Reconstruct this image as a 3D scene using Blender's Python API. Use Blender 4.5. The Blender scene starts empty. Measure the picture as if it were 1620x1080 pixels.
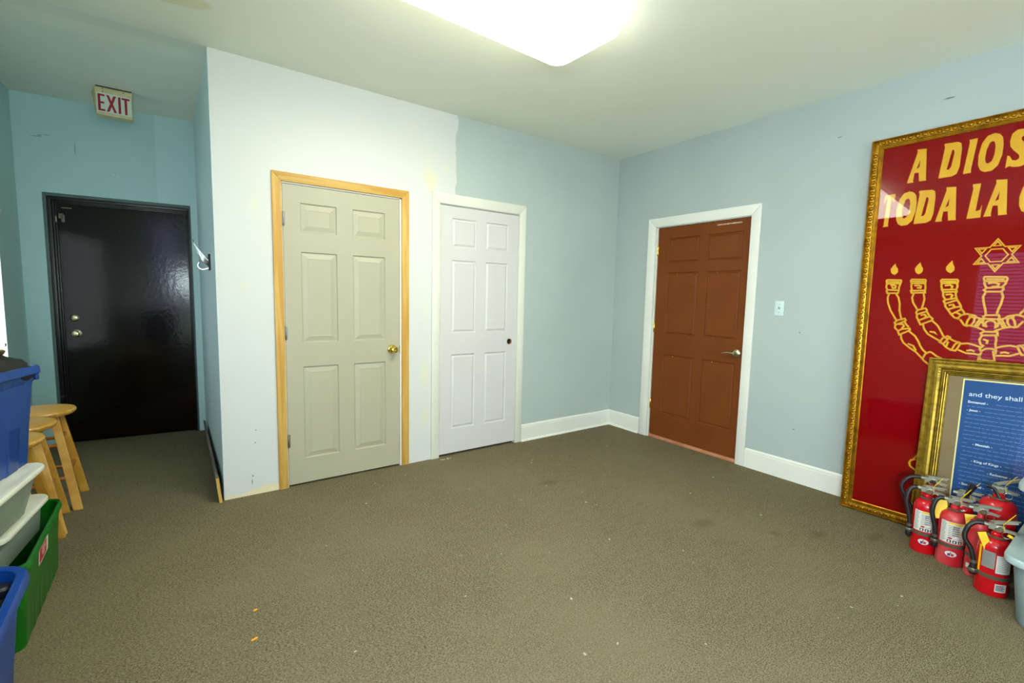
import bpy, bmesh, math, random
from mathutils import Vector, Matrix
random.seed(7)
PI = math.pi
SC = bpy.context.scene
COL = SC.collection

# ------------------------------------------------------------------ camera, world, exposure
cam_d = bpy.data.cameras.new('camera'); cam = bpy.data.objects.new('camera', cam_d); COL.objects.link(cam)
cam_d.sensor_width = 36.0; cam_d.lens = 735.67 * 36 / 1620; cam_d.clip_start = 0.05
R_, U_, F_ = Vector((.81581051, -.57791038, .0217441)), Vector((.03786858, .09089991, .99513978)), Vector((.57707814, .81102207, -.09604175))
M = Matrix.Identity(4)
for i in range(3):
    M[i][0], M[i][1], M[i][2] = R_[i], U_[i], -F_[i]
M.translation = Vector((-3.75595735, -3.42818768, 1.3555166))
cam.matrix_world = M
SC.camera = cam
W = bpy.data.worlds.new('world'); SC.world = W; W.use_nodes = True
W.node_tree.nodes['Background'].inputs[0].default_value = (.55, .68, .9, 1)
W.node_tree.nodes['Background'].inputs[1].default_value = 1.0
vs = SC.view_settings
vs.view_transform = 'Standard'; vs.look = 'None'; vs.gamma = 1; vs.use_curve_mapping = False
vs.exposure = 0.35
LAMP = 21.0            # emission of the fluorescent diffusers
LAMP_COL = (1.0, .97, .80)
SKYWIN = 2.8          # dim daylight behind the closed blinds
FILLWIN = 6.0         # glow of the added fill window behind the camera; scales the side window too

# ------------------------------------------------------------------ materials
def lin(c):
    c = c / 255.0
    return c / 12.92 if c <= .04045 else ((c + .055) / 1.055) ** 2.4
def rgb(t): return (lin(t[0]), lin(t[1]), lin(t[2]), 1)
class Mt:
    def __init__(s, name, col, rough=.5, metal=0, spec=.5):
        s.m = bpy.data.materials.new(name); s.m.use_nodes = True
        s.t = s.m.node_tree; s.n = s.t.nodes; s.l = s.t.links
        s.b = s.n['Principled BSDF']; s.out = s.n['Material Output']
        s.b.inputs['Roughness'].default_value = rough; s.b.inputs['Metallic'].default_value = metal
        s.b.inputs['Specular IOR Level'].default_value = spec
        s.b.inputs['Base Color'].default_value = rgb(col)
        s.tc = None; s.cur = None; s.col0 = rgb(col)
    def node(s, t, **k):
        n = s.n.new(t)
        for a, v in k.items(): setattr(n, a, v)
        return n
    def coord(s):
        if not s.tc: s.tc = s.node('ShaderNodeTexCoord')
        return s.tc.outputs['Object']
    def mapped(s, scale, loc=(0, 0, 0), rot=(0, 0, 0)):
        mp = s.node('ShaderNodeMapping'); mp.inputs['Scale'].default_value = scale
        mp.inputs['Location'].default_value = loc; mp.inputs['Rotation'].default_value = rot
        s.l.new(s.coord(), mp.inputs[0]); return mp.outputs[0]
    def noise(s, scale, size=1.0, detail=3, dist=0.0, rot=(0, 0, 0)):
        n = s.node('ShaderNodeTexNoise'); n.inputs['Scale'].default_value = size
        n.inputs['Detail'].default_value = detail; n.inputs['Distortion'].default_value = dist
        s.l.new(s.mapped(scale, rot=rot), n.inputs['Vector']); return n.outputs['Fac']
    def ramp(s, f, a, b):
        r = s.node('ShaderNodeMapRange'); r.inputs[1].default_value = a; r.inputs[2].default_value = b
        r.interpolation_type = 'SMOOTHSTEP'; s.l.new(f, r.inputs[0]); return r.outputs[0]
    def math(s, op, a, b=None):
        n = s.node('ShaderNodeMath', operation=op)
        for i, v in enumerate((a, b)):
            if v is None: continue
            if isinstance(v, (int, float)): n.inputs[i].default_value = v
            else: s.l.new(v, n.inputs[i])
        return n.outputs[0]
    def mix(s, fac, col, amount=1.0):
        """mix the current colour towards col by fac"""
        n = s.node('ShaderNodeMix', data_type='RGBA')
        f = s.math('MULTIPLY', fac, amount); s.l.new(f, n.inputs[0])
        if s.cur is None: n.inputs[6].default_value = s.col0
        else: s.l.new(s.cur, n.inputs[6])
        n.inputs[7].default_value = rgb(col)
        s.cur = n.outputs[2]; s.l.new(s.cur, s.b.inputs['Base Color']); return s
    def bump(s, f, strength=.3, dist=.002):
        n = s.node('ShaderNodeBump'); n.inputs['Strength'].default_value = strength; n.inputs['Distance'].default_value = dist
        s.l.new(f, n.inputs['Height']); s.l.new(n.outputs[0], s.b.inputs['Normal']); return s
    def xyz(s):
        x = s.node('ShaderNodeSeparateXYZ'); s.l.new(s.coord(), x.inputs[0]); return x.outputs
    def blob(s, c, r, soft=.5, wob=.02, sc=9):
        """soft round stain about c with radii r (object space)"""
        mp = s.node('ShaderNodeMapping'); mp.vector_type = 'POINT'
        mp.inputs['Location'].default_value = tuple(-c[i] / r[i] for i in range(3))
        mp.inputs['Scale'].default_value = tuple(1 / r[i] for i in range(3))
        s.l.new(s.coord(), mp.inputs[0])
        ln = s.node('ShaderNodeVectorMath', operation='LENGTH'); s.l.new(mp.outputs[0], ln.inputs[0])
        d = s.math('ADD', ln.outputs['Value'], s.math('MULTIPLY', s.math('SUBTRACT', s.noise((sc, sc, sc)), .5), wob * 20))
        return s.ramp(d, 1.0, 1.0 - soft)
def simple(name, col, rough=.5, metal=0, spec=.5, n=None, b=None):
    t = Mt(name, col, rough, metal, spec)
    if n: t.mix(t.ramp(t.noise(n[0]), .35, .7), n[1], n[2] if len(n) > 2 else 1.0)
    if b: t.bump(t.noise(b[0]), b[1], b[2])
    return t.m

def paint_marks(t, marks, col, amt=.8):
    for c, r in marks: t.mix(t.blob(c, r, .6, .03, 60), col, amt)

# walls
TEALB = (170, 182, 179); TEAL = (176, 189, 184); PALE = (204, 208, 203); DTEAL = (180, 216, 216)
def wall_mat(name, col, spec=.35):
    t = Mt(name, col, .48, 0, spec)
    t.mix(t.ramp(t.noise((1.3, 1.3, 1.3)), .3, .8), tuple(int(c * .95) for c in col), .6)
    return t
tA = wall_mat('painted_wall_two_tone', TEAL)
x_, y_, z_ = tA.xyz()
edge = tA.math('ADD', x_, tA.math('MULTIPLY', tA.math('SUBTRACT', tA.noise((3, 3, 5), 1, 4), .5), .10))
tA.mix(tA.ramp(edge, -1.898, -1.906), PALE)
for c, r, a in [((-2.132, 0, 2.245), (.07, .2, .11), .75), ((-2.15, 0, 2.37), (.035, .2, .10), .3), ((-2.0, 0, 2.355), (.045, .2, .028), .5), ((-2.285, 0, 2.62), (.06, .2, .03), .25),
                ((-3.35, 0, 1.91), (.04, .2, .06), .35), ((-3.43, 0, 1.39), (.05, .2, .03), .35), ((-2.175, 0, .72), (.045, .2, .14), .6),
                ((-2.172, 0, .36), (.045, .2, .10), .55), ((-2.17, 0, 1.25), (.03, .2, .1), .3)]:
    tA.mix(tA.blob(c, tuple(v * 1.25 for v in r), .95), (222, 214, 166), a * .75)
tA.mix(tA.blob((-3.30, 0, .0), (.17, .2, .055), .15, .03, 20), (222, 212, 170), .9)
tA.mix(tA.blob((-3.50, 0, .0), (.14, .2, .022), .15, .03, 20), (222, 212, 170), .8)
paint_marks(tA, [((-3.384, 0, .439), (.006, .2, .006)), ((-3.39, 0, .354), (.006, .2, .006)), ((-3.41, 0, .13), (.006, .2, .01)), ((-3.415, 0, .09), (.004, .2, .03))], (90, 100, 90))
M_WALLA = tA.m
tB = wall_mat('painted_wall_teal', TEALB)
paint_marks(tB, [((1.848, 0, 1.135), (.007, .2, .007)), ((2.561, 0, 2.581), (.035, .2, .006)), ((1.86, 0, .40), (.012, .2, .005)), ((2.003, 0, 2.50), (.02, .2, .004))], (70, 80, 75))
M_WALLB = tB.m
tP = wall_mat('painted_passage_wall', DTEAL)
px, py, pz = tP.xyz()
tP.mix(tP.ramp(tP.math('ADD', px, tP.math('MULTIPLY', tP.math('SUBTRACT', tP.noise((4, 4, 4)), .5), .03)), .905, .915), (190, 222, 224), .9)
paint_marks(tP, [((.16, 0, 2.57), (.02, .2, .005)), ((.20, 0, 2.58), (.03, .2, .003)), ((.14, 0, 2.56), (.05, .2, .003)), ((.372, 0, 2.5), (.003, .2, .07))], (60, 85, 85), .7)
M_PASS = tP.m
M_SIDE = wall_mat('painted_side_wall', (212, 236, 242)).m; M_LEFT = wall_mat('painted_left_wall', (184, 212, 206)).m
tC = Mt('ceiling_paint', (238, 243, 228), .6, 0, .3)
tC.mix(tC.ramp(tC.noise((.9, .9, .9)), .35, .75), (232, 238, 221), .7)
tC.mix(tC.blob((-3.75, -.47, 2.784), (.20, .10, .3), .25, .02, 9), (214, 206, 150), .5)
M_CEIL = tC.m
tF = Mt('loop_carpet', (120, 110, 85), 1.0, 0, .05)
tF.mix(tF.ramp(tF.noise((95, 240, 60), 1, 5), .44, .60), (70, 64, 46), .9)
tF.mix(tF.ramp(tF.noise((150, 330, 60), 1.3, 4), .52, .68), (184, 176, 146), .7)
tF.mix(tF.ramp(tF.noise((9, 46, 10), 1, 4, 0, (0, 0, .12)), .42, .72), (94, 88, 64), .32)
tF.mix(tF.ramp(tF.noise((1.1, 1.1, 1)), .4, .75), (126, 118, 92), .5)
for c, r in [((-.75, -2.35, 0), (.10, .06, .2)), ((-.95, -2.2, 0), (.05, .05, .2)), ((-.5, -2.55, 0), (.12, .05, .2)), ((-1.6, -.9, 0), (.12, .06, .2)), ((-1.2, -1.9, 0), (.14, .07, .2))]:
    tF.mix(tF.blob(c, r, .8), (80, 72, 58), .35)
tF.bump(tF.noise((180, 420, 60), 1, 2), .6, .004)
M_CARPET = tF.m
M_WHITE = simple('white_trim_paint', (226, 228, 218), .38, n=((2, 2, 2), (214, 216, 204), .5))
M_WHITE2 = simple('cream_white_trim_paint', (218, 220, 206), .4, n=((2, 2, 2), (208, 210, 196), .5))
M_DOOR1 = simple('ivory_door_paint', (170, 167, 143), .45, n=((2, 2, 2), (165, 163, 138), .5))
M_DOOR2 = simple('white_door_paint', (202, 202, 199), .4)
t = Mt('brown_door_paint', (112, 58, 17), .55, 0, .2)
t.mix(t.ramp(t.noise((3, 3, 3)), .35, .75), (102, 51, 15), .7)
t.mix(t.ramp(t.noise((45, 45, 45), 1, 1), .80, .83), (205, 190, 165), .7)
M_DOOR3 = t.m
t = Mt('black_brown_gloss_paint', (13, 6, 4), .13, 0, .5)
t.mix(t.ramp(t.noise((3, 3, 3)), .35, .75), (12, 6, 5), .7)
t.mix(t.ramp(t.noise((40, 40, 40), 1, 1), .82, .84), (120, 120, 120), .5)
t.bump(t.noise((28, 28, 28), 1, 4), .16, .004)
t.b.inputs['IOR'].default_value = 1.4
M_BLACKDOOR = t.m
t = Mt('black_frame_paint', (12, 8, 7), .35, 0, .5)
t.mix(t.ramp(t.noise((8, 8, 30), 1, 3), .68, .74), (90, 92, 84), .6)
M_BLACKFRAME = t.m
def pine(name, ax):
    sc = (26, 26, 1.6) if ax == 'z' else (1.6, 26, 26)
    t = Mt(name, (202, 164, 84), .5, 0, .4)
    t.mix(t.ramp(t.noise(sc, 1, 3, .8), .4, .62), (186, 136, 52), .75)
    t.mix(t.ramp(t.noise((5, 5, 2.2) if ax == 'z' else (2.2, 5, 5), 1, 1), .66, .74), (216, 192, 140), .75)
    return t.m
M_PINEV = pine('pine_casing_upright', 'z'); M_PINEH = pine('pine_casing_head', 'x')
def stoolwood():
    t = Mt('varnished_light_wood', (210, 164, 72), .3, 0, .5)
    t.mix(t.ramp(t.noise((6, 40, 6), 1, 3, .6), .4, .62), (188, 132, 46), .7)
    return t.m
M_STOOL = stoolwood()
M_STOOLR = simple('stool_rung_wood', (176, 108, 46), .35, n=((40, 40, 4), (150, 88, 36), .7))
M_BRASS = simple('polished_brass', (226, 196, 96), .16, 1)
M_NICKEL = simple('satin_nickel', (196, 186, 156), .28, 1)
M_CHROME = simple('chrome_metal', (210, 212, 212), .15, 1)
M_HINGE = simple('painted_hinge', (200, 200, 180), .4, .3)
M_HINGEM = simple('steel_hinge', (140, 140, 132), .35, 1)
M_DARK = simple('dark_void', (8, 7, 6), .9)
t = Mt('gold_leaf', (176, 128, 22), .36, .75, .5)
t.mix(t.ramp(t.noise((22, 22, 22), 1, 4), .4, .7), (120, 84, 14), .75)
t.mix(t.ramp(t.noise((60, 60, 60), 1, 2), .68, .74), (226, 196, 110), .6)
M_GOLD = t.m
t = Mt('aged_gold_leaf', (150, 122, 34), .38, .7, .5)
t.mix(t.ramp(t.noise((30, 30, 8), 1, 4), .4, .7), (104, 82, 20), .8)
t.mix(t.ramp(t.noise((50, 50, 50), 1, 2), .66, .74), (196, 176, 112), .6)
M_GOLD2 = t.m
M_RED = simple('red_felt', (140, 1, 3), .95, 0, .05, n=((260, 260, 260), (120, 0, 2), .6))
M_GOLDPRINT = simple('gold_lettering', (216, 172, 16), .5, 0, .3, n=((12, 12, 12), (204, 156, 20), .6))
M_MAT = simple('taupe_mat_board', (128, 112, 82), .9, 0, .1, n=((200, 200, 200), (116, 102, 74), .6))
M_FILLET = simple('cream_fillet', (226, 220, 150), .5)
M_BLUEP = simple('blue_poster_print', (8, 66, 124), .6, 0, .3, n=((60, 220, 1), (4, 58, 116), .6))
M_TEXTW = simple('white_print', (205, 220, 222), .6)
M_TEXTF = simple('faint_blue_print', (62, 112, 168), .6)
def glass(name):
    m = bpy.data.materials.new(name); m.use_nodes = True; t = m.node_tree; t.nodes.clear()
    o = t.nodes.new('ShaderNodeOutputMaterial'); mx = t.nodes.new('ShaderNodeMixShader'); tr = t.nodes.new('ShaderNodeBsdfTransparent')
    g = t.nodes.new('ShaderNodeBsdfGlossy'); g.inputs['Roughness'].default_value = .01; f = t.nodes.new('ShaderNodeFresnel'); f.inputs[0].default_value = 1.38
    t.links.new(f.outputs[0], mx.inputs[0]); t.links.new(tr.outputs[0], mx.inputs[1]); t.links.new(g.outputs[0], mx.inputs[2]); t.links.new(mx.outputs[0], o.inputs[0])
    return m
M_GLASS = glass('picture_glass')
def plastic(name, col, rough=.35, spec=.35): return simple(name, col, rough, 0, spec, n=((6, 6, 6), tuple(int(c * .88) for c in col), .6))
M_BLUE = plastic('blue_plastic', (12, 62, 140)); M_GREEN = plastic('green_plastic', (10, 104, 14))
M_LID = plastic('white_lid_plastic', (226, 228, 212), .4)
def translucent(name, col, clear=.3):
    m = bpy.data.materials.new(name); m.use_nodes = True; t = m.node_tree; b = t.nodes['Principled BSDF']; o = t.nodes['Material Output']
    b.inputs['Base Color'].default_value = rgb(col); b.inputs['Roughness'].default_value = .35
    mx = t.nodes.new('ShaderNodeMixShader'); mx.inputs[0].default_value = clear; tr = t.nodes.new('ShaderNodeBsdfTransparent')
    tr.inputs[0].default_value = rgb(tuple(min(255, c + 60) for c in col))
    t.links.new(b.outputs[0], mx.inputs[1]); t.links.new(tr.outputs[0], mx.inputs[2]); t.links.new(mx.outputs[0], o.inputs[0])
    return m
M_CLEAR = translucent('frosted_clear_plastic', (170, 184, 172), .4)
M_CLEARB = translucent('dusty_clear_plastic', (150, 168, 168), .35)
M_LIDB = simple('dusty_pale_blue_lid', (158, 180, 182), .45, n=((5, 5, 5), (176, 188, 178), .7))
M_CLOTH = simple('pale_cloth', (186, 186, 160), .9, n=((12, 12, 12), (120, 130, 120), .8))
M_CLOTHT = simple('green_grey_cloth', (70, 104, 98), .9, n=((9, 9, 9), (150, 150, 130), .8))
M_REDENAMEL = simple('red_enamel', (196, 10, 24), .22, 0, .6, n=((7, 7, 7), (170, 6, 18), .6))
M_REDDUST = simple('dusty_red_enamel', (190, 22, 36), .42, 0, .5, n=((9, 9, 5), (196, 92, 90), .7))
M_RUBBER = simple('black_rubber', (20, 20, 20), .45)
M_VALVE = simple('grey_cast_metal', (150, 150, 134), .4, .5)
M_STEEL = simple('dull_steel_band', (112, 106, 90), .4, .6)
M_LABEL = simple('white_label', (214, 214, 204), .5)
M_LABELG = simple('silver_label', (150, 154, 146), .4, .3)
M_INK = simple('black_ink', (34, 34, 36), .6); M_GREYINK = simple('grey_ink', (128, 128, 124), .6)
M_YELLOW = simple('yellow_plastic', (236, 196, 18), .45); M_REDINK = simple('red_ink', (176, 22, 40), .6); M_BLUEINK = simple('blue_ink', (34, 44, 140), .6)
M_SIGN = simple('cream_sign_housing', (206, 200, 150), .45, n=((20, 20, 20), (184, 178, 132), .6))
M_SIGNF = simple('white_sign_face', (205, 220, 205), .4); M_SIGNR = simple('red_sign_lettering', (150, 4, 36), .5)
M_PLATE = simple('white_wall_plate', (196, 216, 214), .35)
M_PAPER = simple('white_board_surface', (232, 236, 236), .5)
M_BLACKC = simple('black_fabric', (24, 24, 22), .8, n=((20, 20, 20), (40, 38, 32), .6))
M_TAN = simple('tan_leather', (140, 122, 70), .7)
M_GREYW = simple('weathered_plank', (98, 92, 80), .7, n=((20, 3, 20), (140, 130, 110), .6))
M_PINK = simple('bare_threshold_wood', (190, 128, 96), .7, n=((10, 10, 10), (170, 104, 60), .8))
def emis(name, col, st):
    m = bpy.data.materials.new(name); m.use_nodes = True; b = m.node_tree.nodes['Principled BSDF']
    b.inputs['Base Color'].default_value = (.8, .8, .8, 1); b.inputs['Emission Color'].default_value = (*col, 1); b.inputs['Emission Strength'].default_value = st
    return m
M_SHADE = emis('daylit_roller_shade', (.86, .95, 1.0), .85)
M_LAMP = emis('glowing_acrylic_diffuser', LAMP_COL, LAMP); M_LAMP2 = emis('diffuser_side_band', LAMP_COL, LAMP * .16)
M_DAY = emis('daylight_behind_blinds', (.42, .40, 1.0), SKYWIN)
M_FILLDAY = emis('added_back_window_fill', (.90, .97, 1.0), FILLWIN); M_DAY3 = emis('daylight_through_side_window', (.86, .95, 1.0), FILLWIN * 24)

# ------------------------------------------------------------------ mesh helpers
def link_mesh(name, me, m, parent=None, mat=None, smooth=None):
    o = bpy.data.objects.new(name, me); COL.objects.link(o)
    if m and not me.materials: me.materials.append(m)
    if parent: o.parent = parent
    if mat is not None: o.matrix_local = mat
    if smooth is not None:
        for p in me.polygons: p.use_smooth = True
        try: me.set_sharp_from_angle(angle=math.radians(smooth))
        except Exception: pass
    return o
def from_bm(name, bm, m, parent=None, mat=None, smooth=None):
    bmesh.ops.recalc_face_normals(bm, faces=bm.faces)
    me = bpy.data.meshes.new(name); bm.to_mesh(me); bm.free()
    return link_mesh(name, me, m, parent, mat, smooth)
def pyd(name, v, f, m, parent=None, mat=None, smooth=None):
    bm = bmesh.new(); vs_ = [bm.verts.new(p) for p in v]
    for fc in f:
        try: bm.faces.new([vs_[i] for i in fc])
        except ValueError: pass
    return from_bm(name, bm, m, parent, mat, smooth)
def add_box(bm, lo, hi, mt=None):
    c = [(lo[0], lo[1], lo[2]), (hi[0], lo[1], lo[2]), (hi[0], hi[1], lo[2]), (lo[0], hi[1], lo[2]), (lo[0], lo[1], hi[2]), (hi[0], lo[1], hi[2]), (hi[0], hi[1], hi[2]), (lo[0], hi[1], hi[2])]
    v = [bm.verts.new((mt @ Vector(p)) if mt else p) for p in c]
    for f in ((0, 3, 2, 1), (4, 5, 6, 7), (0, 1, 5, 4), (1, 2, 6, 5), (2, 3, 7, 6), (3, 0, 4, 7)): bm.faces.new([v[i] for i in f])
def box(name, lo, hi, m, parent=None, mat=None, bev=0, seg=2):
    bm = bmesh.new(); add_box(bm, lo, hi)
    if bev: bmesh.ops.bevel(bm, geom=list(bm.edges), offset=bev, segments=seg, affect='EDGES', profile=.5)
    return from_bm(name, bm, m, parent, mat, 35 if bev else None)
def add_prism(bm, poly, fn, a, b):
    """poly of 2-d points, fn(u, v, w) -> 3-d, extruded w from a to b"""
    A = [bm.verts.new(fn(u, v, a)) for u, v in poly]; B = [bm.verts.new(fn(u, v, b)) for u, v in poly]
    bm.faces.new(A); bm.faces.new(list(reversed(B)))
    for i in range(len(poly)):
        j = (i + 1) % len(poly); bm.faces.new([A[i], A[j], B[j], B[i]])
def prism(name, poly, fn, a, b, m, parent=None, mat=None, bev=0):
    bm = bmesh.new(); add_prism(bm, poly, fn, a, b)
    bmesh.ops.recalc_face_normals(bm, faces=bm.faces)
    if bev: bmesh.ops.bevel(bm, geom=list(bm.edges), offset=bev, segments=2, affect='EDGES', profile=.5)
    return from_bm(name, bm, m, parent, mat, 35 if bev else None)
def add_lathe(bm, prof, seg=24, mt=None):
    rings = []
    for r, z in prof:
        if r < 1e-6: rings.append([bm.verts.new(mt @ Vector((0, 0, z)) if mt else (0, 0, z))]); continue
        rg = []
        for i in range(seg):
            a = 2 * PI * i / seg; p = Vector((r * math.cos(a), r * math.sin(a), z)); rg.append(bm.verts.new(mt @ p if mt else p))
        rings.append(rg)
    for A, B in zip(rings, rings[1:]):
        if len(A) == 1 and len(B) == 1: continue
        for i in range(seg):
            j = (i + 1) % seg
            if len(A) == 1: bm.faces.new([A[0], B[i], B[j]])
            elif len(B) == 1: bm.faces.new([A[i], B[0], A[j]])
            else: bm.faces.new([A[i], A[j], B[j], B[i]])
def lathe(name, prof, m, parent=None, mat=None, seg=24, smooth=35):
    bm = bmesh.new(); add_lathe(bm, prof, seg); return from_bm(name, bm, m, parent, mat, smooth)
def catmull(P, n=6):
    P = [Vector(p) for p in P]; out = []
    for i in range(len(P) - 1):
        p0 = P[max(i - 1, 0)]; p1 = P[i]; p2 = P[i + 1]; p3 = P[min(i + 2, len(P) - 1)]
        for k in range(n):
            t = k / n
            out.append(.5 * ((2 * p1) + (p2 - p0) * t + (2 * p0 - 5 * p1 + 4 * p2 - p3) * t * t + (3 * p1 - p0 - 3 * p2 + p3) * t ** 3))
    out.append(P[-1]); return out
def add_tube(bm, pts, rad, seg=10, flat=1.0, up=None):
    pts = [Vector(p) for p in pts]; n = len(pts)
    rads = rad if isinstance(rad, (list, tuple)) else [rad] * n
    if len(rads) != n: rads = [rads[0] + (rads[-1] - rads[0]) * i / (n - 1) for i in range(n)]
    prev = None; rings = []
    for i, p in enumerate(pts):
        d = (pts[min(i + 1, n - 1)] - pts[max(i - 1, 0)]).normalized()
        if prev is None:
            a = Vector(up) if up else (Vector((0, 0, 1)) if abs(d.z) < .9 else Vector((1, 0, 0)))
        else: a = prev
        a = (a - d * a.dot(d)).normalized(); prev = a; b = d.cross(a)
        rings.append([bm.verts.new(p + (a * math.cos(2 * PI * k / seg) * flat + b * math.sin(2 * PI * k / seg)) * rads[i]) for k in range(seg)])
    for A, B in zip(rings, rings[1:]):
        for k in range(seg):
            j = (k + 1) % seg; bm.faces.new([A[k], A[j], B[j], B[k]])
    bm.faces.new(list(reversed(rings[0]))); bm.faces.new(rings[-1])
def tube(name, pts, rad, m, parent=None, mat=None, seg=10, curve=0, flat=1.0, up=None):
    if curve: pts = catmull(pts, curve)
    bm = bmesh.new(); add_tube(bm, pts, rad, seg, flat, up); return from_bm(name, bm, m, parent, mat, 50)
def flat_mesh(name, contours, z, th, m, parent=None, mat=None):
    """filled flat outlines with holes, thickness th, in the local xy plane"""
    cu = bpy.data.curves.new(name, 'CURVE'); cu.dimensions = '2D'; cu.fill_mode = 'BOTH'; cu.extrude = th / 2
    for c in contours:
        sp = cu.splines.new('POLY'); sp.points.add(len(c) - 1); sp.use_cyclic_u = True
        for i, p in enumerate(c): sp.points[i].co = (p[0], p[1], 0, 1)
    o = bpy.data.objects.new(name, cu); me = bpy.data.meshes.new_from_object(o); me.name = name
    bpy.data.objects.remove(o)
    for v in me.vertices: v.co.z += z
    me.materials.clear()
    return link_mesh(name, me, m, parent, mat)
def text_mesh(name, body, x, y, size, z, m, parent=None, mat=None, sx=1.0, bold=0.0, width=None, skew=0.0):
    cu = bpy.data.curves.new(name, 'FONT'); cu.body = body; cu.size = size; cu.extrude = .0003; cu.offset = bold
    o = bpy.data.objects.new(name, cu); COL.objects.link(o); bpy.context.view_layer.update()
    me = bpy.data.meshes.new_from_object(o); bpy.data.objects.remove(o)
    xs = [v.co.x for v in me.vertices]; x0 = min(xs)
    if width: sx = width / (max(xs) - x0)
    for v in me.vertices: v.co = Vector((x + (v.co.x - x0) * sx, y + v.co.y + (v.co.x - x0) * sx * skew, z + v.co.z))
    me.materials.clear()
    return link_mesh(name, me, m, parent, mat)
def thing(name, label, cat, loc=(0, 0, 0), rz=0, group=None, mat=None):
    o = bpy.data.objects.new(name, None); COL.objects.link(o); o.empty_display_size = .1
    if mat is not None: o.matrix_world = mat
    else: o.location = loc; o.rotation_euler = (0, 0, rz)
    o['label'] = label; o['category'] = cat
    if group: o['group'] = group
    return o
def tag(o, label, cat, group=None):
    o['label'] = label; o['category'] = cat
    if group: o['group'] = group
    return o
def struct(o, label=None, cat=None):
    o['kind'] = 'structure'
    if label: o['label'] = label
    if cat: o['category'] = cat
    return o
def T(x, y, z): return Matrix.Translation((x, y, z))
def RZ(a): return Matrix.Rotation(a, 4, 'Z')
def RX(a): return Matrix.Rotation(a, 4, 'X')
def RY(a): return Matrix.Rotation(a, 4, 'Y')
def grid_panel(bm, x0, x1, z0, z1, holes, ya, yb):
    """slab in x-z with rectangular holes, from depth ya to yb; faces on both sides and round each opening"""
    xs = sorted({x0, x1, *[h[0] for h in holes], *[h[1] for h in holes]}); zs = sorted({z0, z1, *[h[2] for h in holes], *[h[3] for h in holes]})
    xs = [x for x in xs if x0 <= x <= x1]; zs = [z for z in zs if z0 <= z <= z1]
    def solid(i, k):
        if i < 0 or k < 0 or i >= len(xs) - 1 or k >= len(zs) - 1: return False
        cx = (xs[i] + xs[i + 1]) / 2; cz = (zs[k] + zs[k + 1]) / 2
        return not any(h[0] < cx < h[1] and h[2] < cz < h[3] for h in holes)
    V = {}
    def v(i, k, s):
        if (i, k, s) not in V: V[(i, k, s)] = bm.verts.new((xs[i], yb if s else ya, zs[k]))
        return V[(i, k, s)]
    for i in range(len(xs) - 1):
        for k in range(len(zs) - 1):
            if not solid(i, k): continue
            bm.faces.new([v(i, k, 0), v(i + 1, k, 0), v(i + 1, k + 1, 0), v(i, k + 1, 0)])
            bm.faces.new([v(i, k, 1), v(i, k + 1, 1), v(i + 1, k + 1, 1), v(i + 1, k, 1)])
            if not solid(i - 1, k): bm.faces.new([v(i, k, 0), v(i, k + 1, 0), v(i, k + 1, 1), v(i, k, 1)])
            if not solid(i + 1, k): bm.faces.new([v(i + 1, k, 0), v(i + 1, k, 1), v(i + 1, k + 1, 1), v(i + 1, k + 1, 0)])
            if not solid(i, k - 1): bm.faces.new([v(i, k, 0), v(i, k, 1), v(i + 1, k, 1), v(i + 1, k, 0)])
            if not solid(i, k + 1): bm.faces.new([v(i, k + 1, 0), v(i + 1, k + 1, 0), v(i + 1, k + 1, 1), v(i, k + 1, 1)])

# ------------------------------------------------------------------ the room
H = 2.784
def hz(y): return H if y <= .02 else H + (y - .02) * .052        # the passage ceiling rises a little
YF = -6.2
struct(box('floor', (-5.0, YF - .2, -.12), (.3, 2.3, 0), M_CARPET))
bm = bmesh.new()
ys = [YF - .2, -.1, .0, .06, .15, .3, 1.0, 2.3]; zc = [H, H, H + .001, H + .006, H + .012, hz(.3), hz(1.0), hz(2.3)]
lo = [[bm.verts.new((x, y, z)) for y, z in zip(ys, zc)] for x in (-5.0, .3)]; hi = [[bm.verts.new((x, y, 3.1)) for y in ys] for x in (-5.0, .3)]
for i in range(len(ys) - 1):
    bm.faces.new([lo[0][i], lo[0][i + 1], lo[1][i + 1], lo[1][i]]); bm.faces.new([hi[0][i], hi[1][i], hi[1][i + 1], hi[0][i + 1]])
    for s in (0, 1): bm.faces.new([lo[s][i], lo[s][i + 1], hi[s][i + 1], hi[s][i]])
for e in (0, -1): bm.faces.new([lo[0][e], lo[1][e], hi[1][e], hi[0][e]])
struct(from_bm('ceiling', bm, M_CEIL))
def wall(name, x0, x1, z1, holes, m, mat=None, th=.11):
    bm = bmesh.new(); grid_panel(bm, x0, x1, 0, z1, holes, 0, th); o = from_bm(name, bm, m, None, mat); return struct(o)
MB_ = RZ(-PI / 2)                                                   # frame of the right wall: local x = -world y
MP = T(-4.80, 1.993, 0) @ RZ(math.radians(-5.2))                    # frame of the passage end wall
wall('wall_back', -3.574, .12, 2.786, [(-3.199, -2.369, 0, 2.076), (-2.051, -1.266, 0, 2.084)], M_WALLA)
wall('wall_right', -.11, -YF, 2.80, [(.512, 1.433, 0, 2.044)], M_WALLB, MB_)
wall('wall_passage_end', -.2, 1.40, 2.98, [(.148, 1.150, 0, 2.124)], M_PASS, MP)
struct(prism('wall_passage_side', [(-3.576, .0005), (-3.5742, .0005), (-3.5742, .112), (-3.45, .112), (-3.45, 1.98), (-3.6055, 1.885)], lambda u, v, w: (u, v, w), 0, 2.93, M_SIDE))
LW = RZ(PI / 2)                                                     # left wall: local x = world y, local y = -world x
bm = bmesh.new(); grid_panel(bm, YF, 2.1, 0, 2.98, [(-3.55, -2.20, .85, 2.50), (-4.6, -3.9, 1.32, 1.68)], 4.80, 4.92)
struct(from_bm('wall_left', bm, M_LEFT, None, LW))
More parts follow.
